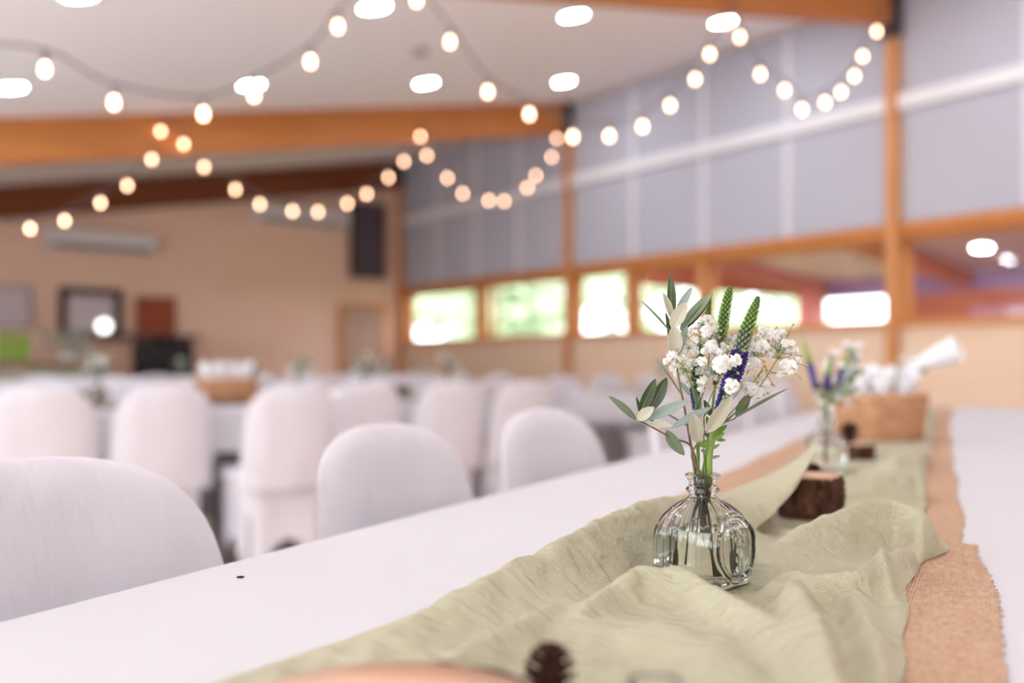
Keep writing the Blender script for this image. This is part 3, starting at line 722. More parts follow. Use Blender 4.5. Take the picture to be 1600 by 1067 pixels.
# runners on the other tables
for i, (t0, t1, m0, m1, lb) in enumerate(ROWS):
    c = -(t0 + t1) / 2
    strip('burlap_runner', [(m0 + .02, c - .17, c + .17), (m1 - .02, c - .16, c + .17)], .0015, M_burlap, 'straight burlap runner on the ' + lb, 'table runner', TL, A - R(90), .001, 10, ns=60)
    P = []
    n = 120; dropn = 12 if i == 2 else 0
    for a in range(n + 1):
        s = m0 + .1 + (m1 - m0 - .1 + (.012 if i == 2 else -.1)) * a / n
        P.append([(c - .12 + .24 * j / 12 + .02 * math.sin(s * 5), s, .005 + .008 * (1 + math.sin(s * 11 + j * .9) * math.sin(s * 4 + j))) for j in range(13)])
    for a in range(1, dropn + 1):
        P.append([(c - .12 + .24 * j / 12 + .02 * math.sin(m1 * 5), m1 + .058 + .012 * math.sin(j * 1.3), -.35 * a / dropn) for j in range(13)])
    tag(MB().grid(P).obj('sage_runner', M_sage, None, True, TL, A - R(90)), 'sage green muslin runner on the ' + lb, 'table runner')
t = tag(MB().ell((0, 0, 0), (.0012, .004), (1, .2, 0), 8, 4).obj('dried_petal', M_cone, None, True, W(375, 903.5, .9) + Vector((0, 0, 0))), 'tiny dark dried petal lying on the bare white cloth', 'petal')
t.location = Vector((-.2546, .9, TZ + .0012))

# ------------------------------------------------------------------ glass bottle with fluted shoulders and an embossed medallion
PROF_O = [(0, .0325, 1), (.0015, .035, 1), (.005, .0366, 1), (.010, .0372, 1), (.040, .0372, 1), (.047, .0368, .92), (.054, .0352, .8), (.061, .0318, .6), (.067, .0268, .4), (.072, .0206, .18), (.0755, .0148, .03), (.0775, .0126, 0), (.0795, .0122, 0), (.0812, .0130, 0), (.0825, .0152, 0), (.0838, .0157, 0), (.0850, .0148, 0), (.0862, .0128, 0), (.088, .0122, 0), (.091, .0126, 0), (.0935, .0142, 0), (.0955, .0158, 0), (.0972, .0160, 0), (.0982, .0150, 0), (.0980, .0128, 0)]
PROF_I = [(.0965, .0108, 0), (.090, .0100, 0), (.0785, .0100, 0), (.075, .0118, 0), (.071, .0178, .15), (.066, .0242, .4), (.060, .0290, .6), (.053, .0323, .8), (.046, .0340, .92), (.038, .0344, 1), (.012, .0344, 1), (.0085, .0332, 1), (.0068, .030, 1), (.0064, .018, 1), (.0062, .0, 1)]
MED = R(-44)
def sup(a, k, p=5.0):
    q = (abs(math.cos(a)) ** p + abs(math.sin(a)) ** p) ** (-1 / p)
    return 1 + (q * .97 - 1) * k
def bottle_mesh():
    SEG = 168
    def resample(pr, n):
        d = [0]
        for a, b in zip(pr[:-1], pr[1:]): d.append(d[-1] + math.hypot(a[0] - b[0], a[1] - b[1]))
        x = np.linspace(0, d[-1], n)
        o = np.stack([np.interp(x, d, [p[c] for p in pr]) for c in range(3)], -1)
        for _ in range(2): o[1:-1] = .2 * o[:-2] + .6 * o[1:-1] + .2 * o[2:]
        return o
    out = resample(PROF_O, 120); inn = resample(PROF_I, 50)
    v = []
    for h, r, k in out:
        for i in range(SEG):
            a = 2 * math.pi * i / SEG
            d = (a - MED + math.pi) % (2 * math.pi) - math.pi
            rad = r * sup(a - MED, k)
            x, z = rad * math.sin(d), h - .036
            rho = math.hypot(x, z * .98)
            face = abs(d) < 1.05
            flute = 0
            if .006 < h < .076:
                amp = (.0002 + .00045 * min(1, max(0, (h - .040) / .014))) * min(1, (h - .006) / .006) * min(1, (.076 - h) / .006)
                if face and rho < .0315: amp *= max(0, (rho - .0295) / .002)
                flute = amp * math.cos(a * 22)
            med = 0
            if face:
                med += .0032 * math.exp(-((rho - .0272) / .0018) ** 2)
                if rho < .026:
                    med -= .0004
                    pol = math.atan2(z, x)
                    scr = math.sin(3 * pol + rho * 330) * math.sin(rho * 420 + 2.5 * math.sin(2 * pol))
                    med += .0008 * max(0, scr) * max(0, 1 - (rho / .025) ** 6) * (1 if x > -.009 else max(0, 1 + (x + .009) / .005))
            rr = rad + flute + med
            v.append((rr * math.cos(a), rr * math.sin(a), h))
    for h, r, k in inn:
        for i in range(SEG):
            a = 2 * math.pi * i / SEG; rad = r * sup(a - MED, k)
            v.append((rad * math.cos(a), rad * math.sin(a), h))
    n = len(out) + len(inn)
    f = [(i * SEG + k, i * SEG + (k + 1) % SEG, (i + 1) * SEG + (k + 1) % SEG, (i + 1) * SEG + k) for i in range(n - 1) for k in range(SEG)]
    f.append(tuple(range(SEG - 1, -1, -1)))
    return MB().add(v, f).mesh('glass_body', M_glass)
def water_mesh(top=.0505):
    SEG = 72; pr = [p for p in PROF_I[::-1] if p[0] < top]
    r_t = np.interp(top, [p[0] for p in PROF_I[::-1]], [p[1] for p in PROF_I[::-1]])
    pr = [(h, r + .0004 if r > 0 else 0, k) for h, r, k in pr] + [(top - .0004, r_t + .0006, .85), (top, r_t - .0004, .85), (top - .0004, r_t - .003, .85), (top - .0005, 0, .85)]
    pr[0] = (.0060, 0, 1)
    v = []
    for h, r, k in pr:
        for i in range(SEG):
            a = 2 * math.pi * i / SEG; rad = r * sup(a - MED, k); v.append((rad * math.cos(a), rad * math.sin(a), h))
    return MB().add(v, [(i * SEG + k, i * SEG + (k + 1) % SEG, (i + 1) * SEG + (k + 1) % SEG, (i + 1) * SEG + k) for i in range(len(pr) - 1) for k in range(SEG)]).mesh('water', M_water)
GB, WB = bottle_mesh(), water_mesh()
def bottle(loc, rz, label):
    o = thing('glass_bottle', label, 'bottle', loc, rz); link('glass_body', GB, o); link('water', WB, o); return o

# ------------------------------------------------------------------ stems for the bottles (positions relative to the bottle foot)
def Bp(px, py, d=0.0): return W(px, py, .862 + d) - BO
MOUTH = Vector((0, 0, .092))
def leaf_mesh(mb, base, tip, w, side, face=(0, -1, .15), mids=0, bend=.12, mid_rib=True):
    base, tip = Vector(base), Vector(tip); ax = tip - base; L = ax.length; ax = ax / L
    nf = Vector(face); nf = (nf - ax * nf.dot(ax)).normalized(); sd = ax.cross(nf)
    NL = 10; top = []
    for i in range(NL + 1):
        t = i / NL; ww = w * .5 * (math.sin(math.pi * (t ** .85) * .97 + .03)) ** .75 if 0 < t < 1 else w * .03
        c = base + ax * (L * t) + nf * (-bend * L * (4 * t * (1 - t)) * .25 * -1)
        row = []
        for j, s in enumerate((-1, -.5, 0, .5, 1)): row.append(c + sd * (ww * s) + nf * (abs(s) * ww * .22 - (.12 * ww if s == 0 else 0)))
        top.append(row)
    th = nf * .00035
    mb.grid([[p + th for p in r] for r in top], side[0]); mb.grid([[p - th for p in r] for r in top], side[1], flip=True)
    n = NL + 1
    e = [top[i][0] for i in range(n)] ; g = [top[i][4] for i in range(n)]
    mb.grid([[p - th for p in e], [p + th for p in e]], side[0]); mb.grid([[p + th for p in g], [p - th for p in g]], side[0])
    if mid_rib:
        mb.tube([top[i][2] + th * 1.0 for i in range(NL)], [w * .025 * (1 - i / NL * .6) for i in range(NL)], 5, 2, cap=False)
LM = {'d': M_leaf_d, 'm': M_leaf_m, 'g': M_leaf_g, 'p': M_leaf_p, 'b': M_leaf_b}
def leaf(parent, b, t, wpx, kind, d0=0.0, d1=0.0, face=(0, -1, .15), bend=.12):
    mb = MB(); w = wpx * .000582
    leaf_mesh(mb, Bp(*b, d0), Bp(*t, d1), w, (0, 1), face, bend=bend)
    other = 'p' if kind in 'dmg' else ('m' if kind == 'p' else 'b')
    return mb.obj('leaf', [LM[kind], LM[other], M_rib], parent)
def sprig(name, label, cat, group=None): return thing(name, label, cat, BO, 0, group)
def smooth(pts, k=5):
    P = []
    pts = [Vector(p) for p in pts]
    for i in range(len(pts) - 1):
        p0, p1, p2, p3 = pts[max(i - 1, 0)], pts[i], pts[i + 1], pts[min(i + 2, len(pts) - 1)]
        for q in range(k):
            u = q / k
            P.append(.5 * (2 * p1 + (p2 - p0) * u + (2 * p0 - 5 * p1 + 4 * p2 - p3) * u * u + (3 * p1 - p0 - 3 * p2 + p3) * u ** 3))
    return P + [pts[-1]]
def taper(a, b, n): return [a + (b - a) * i / (n - 1) for i in range(n)]
def stem(parent, pts, r0, r1, m, name='stem', seg=8):
    P = smooth(pts); return MB().tube(P, taper(r0, r1, len(P)), seg).obj(name, m, parent)

# olive sprig with tall upright shoot and low branch
o1 = sprig('olive_sprig', 'olive sprig with tall upright leafy shoot in the first bottle', 'sprig', 'olive sprigs in the first bottle')
stem(o1, [(.007, -.012, .010), (.003, -.008, .05), (-.0062, .001, .085), Bp(1087, 720), Bp(1079, 693), Bp(1070, 640, -.004), Bp(1062, 600, -.006), Bp(1056, 560, -.006), Bp(1052, 520, -.006), Bp(1049, 490, -.006)], .0014, .0007, M_twig)
for b, t, w, k, d0, d1, fc in (
        ((1049, 500), (1047, 429), 15, 'd', -.006, -.004, (.25, -1, 0)),
        ((1050, 498), (1036, 457), 12, 'p', -.008, -.014, (.3, -1, .2)),
        ((1056, 498), (1081, 449), 14, 'g', -.002, .012, (-.5, -1, .2)),
        ((1049, 512), (1073, 472), 22, 'p', -.010, -.014, (-.1, -1, .2)),
        ((1062, 516), (1114, 457), 17, 'm', .0, .006, (-.55, -1, .1)),
        ((1064, 518), (1113, 460), 12, 'd', .001, .008, (.5, -1, -.3)),
        ((1054, 556), (1053, 508), 24, 'p', -.010, -.012, (.1, -1, .1)),
        ((1058, 556), (1074, 508), 14, 'g', -.006, -.002, (-.5, -1, .1)),
        ((1050, 548), (1040, 488), 10, 'd', -.002, .002, (.5, -1, 0)),
        ((1046, 517), (1003, 471), 4, 'm', -.008, -.018, (0, -1, .6)),
        ((1068, 622), (1026, 561), 3, 'm', -.004, -.01, (0, -1, .6)),
        ((1078, 618), (1062, 596), 9, 'g', -.004, .006, (.4, -1, .1)),
        ((1093, 640), (1080, 600), 9, 'm', .004, .006, (.4, -1, .1))):
    leaf(o1, b, t, w, k, d0, d1, fc)
o2 = sprig('olive_sprig', 'olive sprig with a low branch of leaves reaching over the white cloth', 'sprig', 'olive sprigs in the first bottle')
stem(o2, [(-.004, -.004, .056), (-.004, -.003, .07), (-.0066, -.0036, .09), Bp(1082, 715, -.006), Bp(1077, 694, -.006), Bp(1050, 684, -.012), Bp(1020, 668, -.018), Bp(995, 655, -.022)], .0014, .0006, M_twig)
for b, t, w, k, d0, d1, fc in (
        ((994, 656), (951, 619), 13, 'm', -.022, -.028, (.4, -1, .5)),
        ((999, 646), (1024, 592), 18, 'd', -.020, -.016, (.2, -1, 0)),
        ((1013, 644), (1042, 590), 20, 'd', -.014, -.006, (.1, -1, 0)),
        ((996, 656), (1022, 636), 17, 'p', -.026, -.030, (-.1, -1, .3)),
        ((1008, 656), (1078, 626), 17, 'g', -.022, -.024, (.1, -1, .5)),
        ((1012, 662), (1051, 666), 11, 'p', -.02, -.028, (0, -1, .5)),
        ((1041, 672), (1069, 711), 19, 'm', -.014, -.010, (-.5, -1, -.4)),
        ((1000, 648), (994, 620), 6, 'd', -.016, -.010, (.6, -1, 0)),
        ((1020, 662), (1010, 640), 8, 'd', -.014, -.004, (.5, -1, 0)),
        ((1050, 668), (1112, 636), 13, 'g', -.018, -.022, (.2, -1, .6)),
        ((1077, 668), (1030, 640), 3, 'm', .0, .004, (0, -1, .6))):
    leaf(o2, b, t, w, k, d0, d1, fc)
o3 = sprig('olive_sprig', 'olive sprig with broad pale leaf undersides leaning to the blue spike', 'sprig', 'olive sprigs in the first bottle')
stem(o3, [(.001, -.006, .062), (.0, -.006, .075), (-.0025, -.0058, .09), (-.0035, -.0066, .099), Bp(1081, 712, -.010), Bp(1092, 690, -.016), Bp(1108, 670, -.018), Bp(1140, 657, -.010), Bp(1149, 654, -.004)], .0016, .0005, M_twig)
for b, t, w, k, d0, d1, fc in (
        ((1090, 691), (1083, 646), 23, 'p', -.02, -.026, (.1, -1, .1)),
        ((1104, 676), (1144, 618), 22, 'p', -.032, -.044, (.15, -1, .1)),
        ((1100, 678), (1139, 612), 9, 'd', -.024, -.031, (.8, -.6, .1)),
        ((1145, 655), (1231, 607), 5, 'm', -.004, .012, (0, -1, .8)),
        ((1122, 640), (1160, 602), 13, 'g', -.027, -.032, (-.2, -1, .3)),
        ((1150, 652), (1172, 615), 16, 'm', .004, .016, (-.4, -1, -.2)),
        ((1088, 655), (1092, 618), 12, 'g', .0, .004, (.3, -1, .1)),
        ((1110, 650), (1100, 625), 10, 'd', .002, .004, (.3, -1, .1))):
    leaf(o3, b, t, w, k, d0, d1, fc)

# gypsophila
def floret_mesh(seed):
    rd = random.Random(seed); mb = MB()
    for k in range(34):
        z = 1 - 1.45 * (k + .5) / 34; a = k * 2.39996; r = math.sqrt(max(0, 1 - z * z))
        d = Vector((r * math.cos(a), r * math.sin(a), z)); sd = d.orthogonal().normalized(); sd.rotate(Matrix.Rotation(rd.uniform(0, 6.28), 3, d)); up = d.cross(sd)
        b = d * .35; s = rd.uniform(.85, 1.1)
        mb.grid([[b - sd * .1, b + sd * .1], [d * .8 * s - sd * .34 + up * .12, d * .8 * s + sd * .34 + up * .12], [d * s + up * .3 - sd * .26, d * s + up * .3 + sd * .26]])
    mb.ell((0, 0, -.45), (.28, .4), seg=6, rings=3, mi=1)
    mb.ell((0, 0, 0), (.62, .62), seg=8, rings=5, mi=0)
    return mb.mesh('floret', [M_petal, M_bud])
FL = [floret_mesh(k) for k in range(4)]
rdg = random.Random(21)
def gypsophila(label, root, hubs, florets, group):
    florets = list(florets) + [(x + rdg.uniform(-14, 14), y + rdg.uniform(-12, 12), rdg.uniform(6, 9), d + rdg.uniform(-.006, .014)) for x, y, r_, d in florets if rdg.random() < .75]
    o = sprig('gypsophila_sprig', label, 'sprig', group)
    mb = MB(); bud = MB()
    hubs3 = [Bp(*h) for h in hubs]
    P = smooth([Vector(root), Vector((root[0] * .9, root[1] * .9, .078)), Vector((root[0] * .8, root[1] * .8, .092)), Bp(1098 + root[0] * 900, 712, root[1])] + [hubs3[0]])
    mb.tube(P, taper(.0009, .0006, len(P)), 6)
    for h in hubs3[1:]:
        c = (hubs3[0] + h) / 2 + Vector((rdg.uniform(-.004, .004), rdg.uniform(-.004, .004), -.004)); Q = smooth([hubs3[0], c, h], 4); mb.tube(Q, taper(.0006, .00045, len(Q)), 5)
    for (x, y, rpx, d) in florets:
        c = Bp(x, y, d); hb = min(hubs3[1:] or hubs3, key=lambda q: (q - c).length)
        mid = (c + hb) / 2 + Vector((rdg.uniform(-.003, .003), rdg.uniform(-.003, .003), -.002)); mb.tube(smooth([hb, mid, c], 3), .0003, 4, cap=False)
        f = link('floret', FL[rdg.randrange(4)], o, c)
        dr = (c - hb); dr = dr.normalized() if dr.length > 1e-6 else Vector((0, 0, 1)); dr = (dr + Vector((rdg.uniform(-.4, .4), -.7 + rdg.uniform(-.3, .3), .3))).normalized()
        f.rotation_mode = 'QUATERNION'; f.rotation_quaternion = dr.to_track_quat('Z', 'Y')
        s = rpx * .000582 * .80; f.scale = (s, s, s * .9)
        if rdg.random() < .8:
            for q in range(2):
                b = c + Vector((rdg.uniform(-.012, .012), rdg.uniform(-.01, .01), rdg.uniform(-.012, .009))); mb.tube([mid, b], .00025, 4, cap=False); bud.ell(b, (.0011, .0016), b - mid, 6, 4)
    mb.obj('stem', M_stem, o); tag(bud.obj('bud_cluster', M_bud, o), kind='stuff')
    return o
GG = 'gypsophila in the first bottle'
left = [(1105, 500, 11, .006), (1116, 512, 11, .004), (1085, 532, 10, -.004), (1104, 518, 12, -.006), (1112, 541, 13, -.010), (1066, 560, 9, -.008), (1097, 564, 10, -.014), (1050, 557, 11, -.022), (1053, 574, 10, -.004), (1076, 572, 9, -.002), (1086, 548, 11, 0), (1101, 534, 10, .004), (1071, 541, 11, .006), (1080, 518, 9, .010), (1092, 510, 9, .012), (1062, 547, 8, .010), (1098, 596, 12, -.010), (1072, 588, 10, .004), (1058, 586, 8, .008), (1090, 580, 8, .010), (1120, 530, 11, .010), (1128, 520, 9, .012)]
mid = [(1128, 569, 17, -.036), (1149, 563, 12, -.040), (1143, 604, 15, -.040), (1125, 552, 12, -.012), (1134, 546, 10, -.004), (1116, 565, 9, 0), (1108, 580, 9, .004), (1150, 538, 10, .010), (1140, 528, 9, .012), (1120, 590, 8, .004), (1158, 552, 9, .014)]
right = [(1192, 516, 10, .004), (1207, 522, 13, .002), (1191, 541, 14, -.004), (1202, 551, 11, 0), (1228, 537, 11, .004), (1240, 548, 11, .006), (1246, 565, 10, .010), (1231, 573, 17, -.010), (1177, 569, 14, 0), (1168, 591, 11, .004), (1171, 607, 14, -.012), (1184, 613, 11, -.010), (1214, 532, 10, .010), (1176, 545, 11, .010), (1184, 528, 9, .012), (1218, 548, 9, .012), (1198, 600, 7, -.004), (1222, 520, 9, .012), (1174, 556, 10, .014), (1186, 590, 8, .010)]
gypsophila('airy white gypsophila sprig massed beside the tall olive shoot', (-.006, -.003, .058), [(1090, 640, .0), (1070, 575, 0), (1095, 545, 0), (1110, 530, .004)], left, GG)
gypsophila('white gypsophila sprig with large florets in front of the blue spike', (.002, -.006, .060), [(1100, 650, -.010), (1118, 605, -.016), (1135, 570, -.012)], mid, GG)
gypsophila('white gypsophila sprig spreading out to the right of the blue spike', (.006, .003, .058), [(1118, 670, .0), (1195, 570, 0), (1172, 610, .0), (1215, 560, .002), (1180, 560, .006)], right, GG)

# speedwell (veronica) spikes
def spike(label, pts, r_px, blue_to, group, root, seed, leaves=()):
    o = sprig('speedwell_spike', label, 'flower', group); rd = random.Random(seed)
    axis = smooth([Bp(*p) for p in pts], 8)
    st = smooth([Vector(root), Vector((root[0] * .5, root[1] * .5, .06)), Vector(NK[seed]), axis[0]])
    MB().tube(st + axis[1:], taper(.0022 if leaves else .0014, .0008, len(st) + len(axis) - 1), 8).obj('stem', M_stem_t if leaves else M_stem, o)
    g, m, b = MB(), MB(), MB(); n = len(axis); cum = [0]
    for a, c in zip(axis[:-1], axis[1:]): cum.append(cum[-1] + (c - a).length)
    Ltot = cum[-1]; s = 0; k = 0
    while s < Ltot:
        u = s / Ltot; i = max(j for j in range(n) if cum[j] <= s + 1e-9); i = min(i, n - 2); w = (s - cum[i]) / max(1e-9, cum[i + 1] - cum[i])
        p = axis[i].lerp(axis[i + 1], w); tg = (axis[i + 1] - axis[i]).normalized()
        rad = np.interp(u, [q[0] for q in r_px], [q[1] for q in r_px]) * .000582
        a = k * 2.39996; e1 = tg.orthogonal().normalized(); e2 = tg.cross(e1)
        d = (e1 * math.cos(a) + e2 * math.sin(a))
        if u < blue_to:
            sz = rad * .34; b.ell(p + d * (rad - sz * .7) + tg * rd.uniform(-.0005, .0005), (sz * .55, sz * rd.uniform(.9, 1.25)), (d + tg * rd.uniform(-.2, .5)), 6, 4); s += .00030
        else:
            v = (u - blue_to) / (1 - blue_to); sz = max(.0007, rad * .27)
            (m if v < .35 and blue_to > 0 else g).ell(p + d * (rad - sz * .6), (sz * .62, sz), (d * .7 + tg), 6, 4); s += .00020 + .00014 * rad / .005
        k += 1
    MB().tube(axis, [np.interp(i / (n - 1), [q[0] for q in r_px], [q[1] for q in r_px]) * .000582 * .62 for i in range(n)], 8).obj('spike_core', M_core, o)
    if b.f: tag(b.obj('blue_florets', M_vblue, o), kind='stuff')
    if m.f: tag(m.obj('half_open_buds', M_vmid, o), kind='stuff')
    tag(g.obj('green_buds', M_vgreen, o), kind='stuff')
    for lf in leaves: leaf(o, *lf)
    return o
GV = 'speedwell spikes in the first bottle'
NK = {1: (-.0015, -.0015, .094), 2: (.0022, .0066, .094), 3: (-.0030, .0060, .094)}
spike('curved speedwell spike, indigo florets below and a green tip', [(1112, 672, -.006), (1126, 638, -.012), (1140, 602, -.016), (1151, 568, -.018), (1160, 535, -.018), (1170, 506, -.018), (1180, 478, -.018), (1185, 463, -.018)], [(0, 4), (.15, 9), (.35, 13), (.52, 13.5), (.62, 12.5), (.75, 11.5), (.9, 8.5), (.97, 5.5), (1, 3)], .60, GV, (-.015, -.012, .020), 1)
spike('straight green speedwell spike rising between olive leaves and blue spike', [(1118, 600, .010), (1124, 545, .006), (1129, 510, .004), (1135, 475, .004), (1142, 446, .004)], [(0, 5), (.4, 7), (.55, 9.5), (.75, 9), (.9, 7.5), (.97, 5), (1, 3)], .22, GV, (.006, .004, .060), 2, ())
spike('short speedwell spike hidden behind white florets, blue at its foot', [(1088, 640, .012), (1086, 600, .014), (1092, 560, .014), (1103, 510, .012), (1110, 468, .012)], [(0, 6), (.2, 9), (.6, 7), (.85, 6), (1, 2)], .38, GV, (-.004, .005, .060), 3)
gs = sprig('leafy_green_stem', 'thick fresh green stem with small pointed leaves above the bottle mouth', 'stem')
stem(gs, [(.004, .002, .050), (.003, .001, .07), (.0052, -.0012, .092), Bp(1108, 715, -.004), Bp(1112, 690, -.006), Bp(1116, 664, -.006)], .0036, .0028, M_stem_t)
for b, t, w, k, d0, d1 in (((1109, 692), (1091, 696), 12, 'b', -.010, -.016), ((1112, 688), (1132, 676), 9, 'b', -.010, -.014), ((1114, 680), (1136, 664), 9, 'b', -.006, -.004), ((1112, 676), (1122, 648), 12, 'b', -.008, -.010), ((1110, 672), (1104, 650), 8, 'b', -.004, .0), ((1110, 702), (1125, 694), 5, 'm', -.006, -.008), ((1108, 716), (1126, 712), 5, 'm', -.006, -.008), ((1104, 708), (1095, 702), 6, 'm', -.008, -.008), ((1116, 686), (1134, 688), 6, 'b', -.006, -.004), ((1112, 668), (1138, 650), 9, 'b', .0, .006), ((1108, 684), (1098, 672), 6, 'd', .0, .006)):
    leaf(gs, b, t, w, k, d0, d1)
for k, (x, y) in enumerate(((-.026, -.012), (.018, -.016), (.020, .004))):   # cut shoots standing in the water
    t = sprig('cut_green_shoot', ('short cut green shoot in water at the fluted side of the bottle', 'short cut green shoot in water right behind the embossed medallion', 'short cut green shoot in water at the back of the medallion side')[k], 'stem', 'cut shoots in the bottle water')
    stem(t, [(x, y, .012), (x * .9, y * .9, .034 + .008 * k), (x * .8, y * .7, .046)], .0016, .0007, M_stem)
    leaf_mb = MB(); leaf_mesh(leaf_mb, (x, y - .002, .013), (x * .95, y - .002, .037), .006, (0, 0), mid_rib=False); leaf_mb.obj('blade', M_leaf_d, t)
bottle(BO, 0, 'clear fluted glass bottle with embossed medallion holding the sharpest posy')
t = tag(MB().ell((0, 0, 0), (.0022, .0016), seg=8, rings=5).obj('fallen_floret', M_vblue, None, True, BO + Vector((-.0215, -.019, .0512))), 'tiny purple floret floating on the bottle water', 'petal')

# ------------------------------------------------------------------ simpler posies for the bottles farther off
def posy_parts(seed):
    rd = random.Random(seed); L, Gy, St, V1, V2 = MB(), MB(), MB(), MB(), MB()
    for k in range(9):
        a = rd.uniform(0, 6.28); e = rd.uniform(.3, 1.0); tip = Vector((math.cos(a) * .06 * e, math.sin(a) * .06 * e, .13 + .09 * rd.random())); 
        St.tube(smooth([(0, 0, .012), (0, 0, .095), tip], 4), .0009, 5)
        if k < 5:
            for q in range(4):
                b = Vector((0, 0, .1)).lerp(tip, .45 + .18 * q); t = b + Vector((rd.uniform(-.03, .03), rd.uniform(-.03, .03), rd.uniform(.0, .035)))
                leaf_mesh(L, b, t, .012, (q % 2, 1), (rd.uniform(-.5, .5), -1, .3), mid_rib=False)
        else:
            for q in range(10):
                c = tip + Vector((rd.uniform(-.03, .03), rd.uniform(-.03, .03), rd.uniform(-.03, .02))); Gy.ell(c, (.0065, .0055), seg=7, rings=5); St.tube([tip - Vector((0, 0, .03)), c], .0004, 4, cap=False)
    return L, Gy, St
def posy(loc, seed, label, rz=0):
    L, Gy, St = posy_parts(seed); rd = random.Random(seed)
    o = thing('flower_posy', label, 'flowers', loc, rz)
    St.obj('stem_bundle', M_stem, o); tag(L.obj('olive_leaves', [M_leaf_m, M_leaf_g], o), kind='stuff'); tag(Gy.obj('white_florets', M_petal, o), kind='stuff')
    for k in range(3):
        a = (.5 + k * 2.0 + seed) ; b = Vector((math.cos(a) * .02, math.sin(a) * .02, .15)); t = b + Vector((math.cos(a) * .03, math.sin(a) * .03, .055 + .02 * k))
        MB().tube([(0, 0, .09), b], .0012, 6).obj('stem', M_stem, o); MB().tube([b, b.lerp(t, .5)], [.006, .007], 8).obj('blue_spike', M_vblue, o); MB().tube([b.lerp(t, .5), t], [.0065, .002], 8).obj('green_tip', M_vgreen, o)
bottle(BOT2, R(120), 'clear fluted bottle behind the bark log, out of focus'); posy(BOT2, 4, 'blurred white and blue posy in the bottle behind the bark log')
bottle(BOT3, R(60), 'clear bottle behind the woven basket'); posy(BOT3, 9, 'blurred posy with two upright purple spikes behind the woven basket')

# ------------------------------------------------------------------ bark logs and pinecones
def log(loc, r, h, label, seed, rz=0):
    rd = random.Random(seed); o = thing('log_slice', label, 'log', loc, rz); n = 72; nz = 13
    jit = [1 + .05 * math.sin(k * 2 * math.pi / n * 3 + seed) + .03 * math.sin(k * 2 * math.pi / n * 17 + seed * 2) + rd.uniform(-.035, .035) for k in range(n)]
    rows = []
    for q in range(nz):
        zz = q / (nz - 1); sc = 1 - .05 * (abs(zz - .5) * 2) ** 8
        row = []
        for k in range(n):
            f = r * sc * (jit[(k + int(3 * math.sin(q * .9 + seed))) % n] + rd.uniform(-.04, .04)); an = 2 * math.pi * k / n
            row.append((f * math.cos(an), f * math.sin(an), h * zz))
        rows.append(row)
    v = [p for w in rows for p in w]
    MB().add(v, [(i * n + k, i * n + (k + 1) % n, (i + 1) * n + (k + 1) % n, (i + 1) * n + k) for i in range(nz - 1) for k in range(n)] + [tuple(range(n - 1, -1, -1))]).obj('bark', M_bark, o, False)
    MB().lathe([(r * .88, h * .9), (r * .94, h + .0008), (r * .5, h + .0014), (0, h + .0012)], 32).obj('cut_face', M_cut, o)
    return o
log(LOG1, .041, .052, 'dark bark log with an orange cut top under the cloth flap', 2)
log(LOG2, .037, .030, 'flat bark log slice carrying a pinecone beside the basket', 3)
log(LOG0, .082, .033, 'wide pale-topped log slice lying on the sage runner before the first bottle', 5)
def pinecone(loc, r, h, label, seed, tilt=(0, 0, 0)):
    o = thing('pinecone', label, 'pinecone', loc); o.rotation_euler = tilt
    MB().lathe([(r * .2, 0), (r * .5, h * .2), (r * .45, h * .6), (r * .1, h * .96)], 10).obj('core', M_cone, o)
    mb = MB()
    for k in range(60):
        u = k / 60; z = h * (.06 + .88 * u); a = k * 2.39996; rr = r * (math.sin(math.pi * (.18 + .78 * u))) ** .7
        d = Vector((math.cos(a), math.sin(a), .25 + .5 * u)).normalized(); sd = Vector((-math.sin(a), math.cos(a), 0)); b = Vector((0, 0, z)) + d * rr * .3; up = d.cross(sd) * -1
        tip = Vector((0, 0, z)) + d * rr; w = r * .22
        mb.add([b - sd * w * .5, b + sd * w * .5, tip + sd * w, tip + up * w * .4, tip - sd * w, tip - up * w * .4 + d * w * .3], [(0, 1, 2, 3, 4), (0, 4, 5, 2, 1), (2, 5, 4, 3)])
    tag(mb.obj('scales', M_cone, o, False), kind='stuff')
    return o
pinecone(LOG1 + Vector((.028, .085, .004)), .02, .055, 'dark pinecone standing behind the bark log', 1, (R(-12), R(8), 0))
pinecone(LOG2 + Vector((-.012, .0, .0325)), .022, .04, 'dark pinecone resting on the flat log slice', 2)
pinecone(VOT + Vector((-.050, .055, .004)), +.016, .036, 'small dark pinecone beside the pale-topped log slice', 3)
t = thing('tealight_glass', 'small clear tealight glass beside the pale-topped log slice', 'candle holder', VOT)
MB().lathe([(.010, 0), (.0115, .001), (.0132, .036), (.0138, .038), (.0124, .0376), (.0105, .005), (0, .0045)], 28).obj('glass_cup', M_glass, t)
MB().lathe([(.0092, .0052), (.0094, .016), (.008, .0165), (0, .016)], 20).obj('candle', M_paper, t)

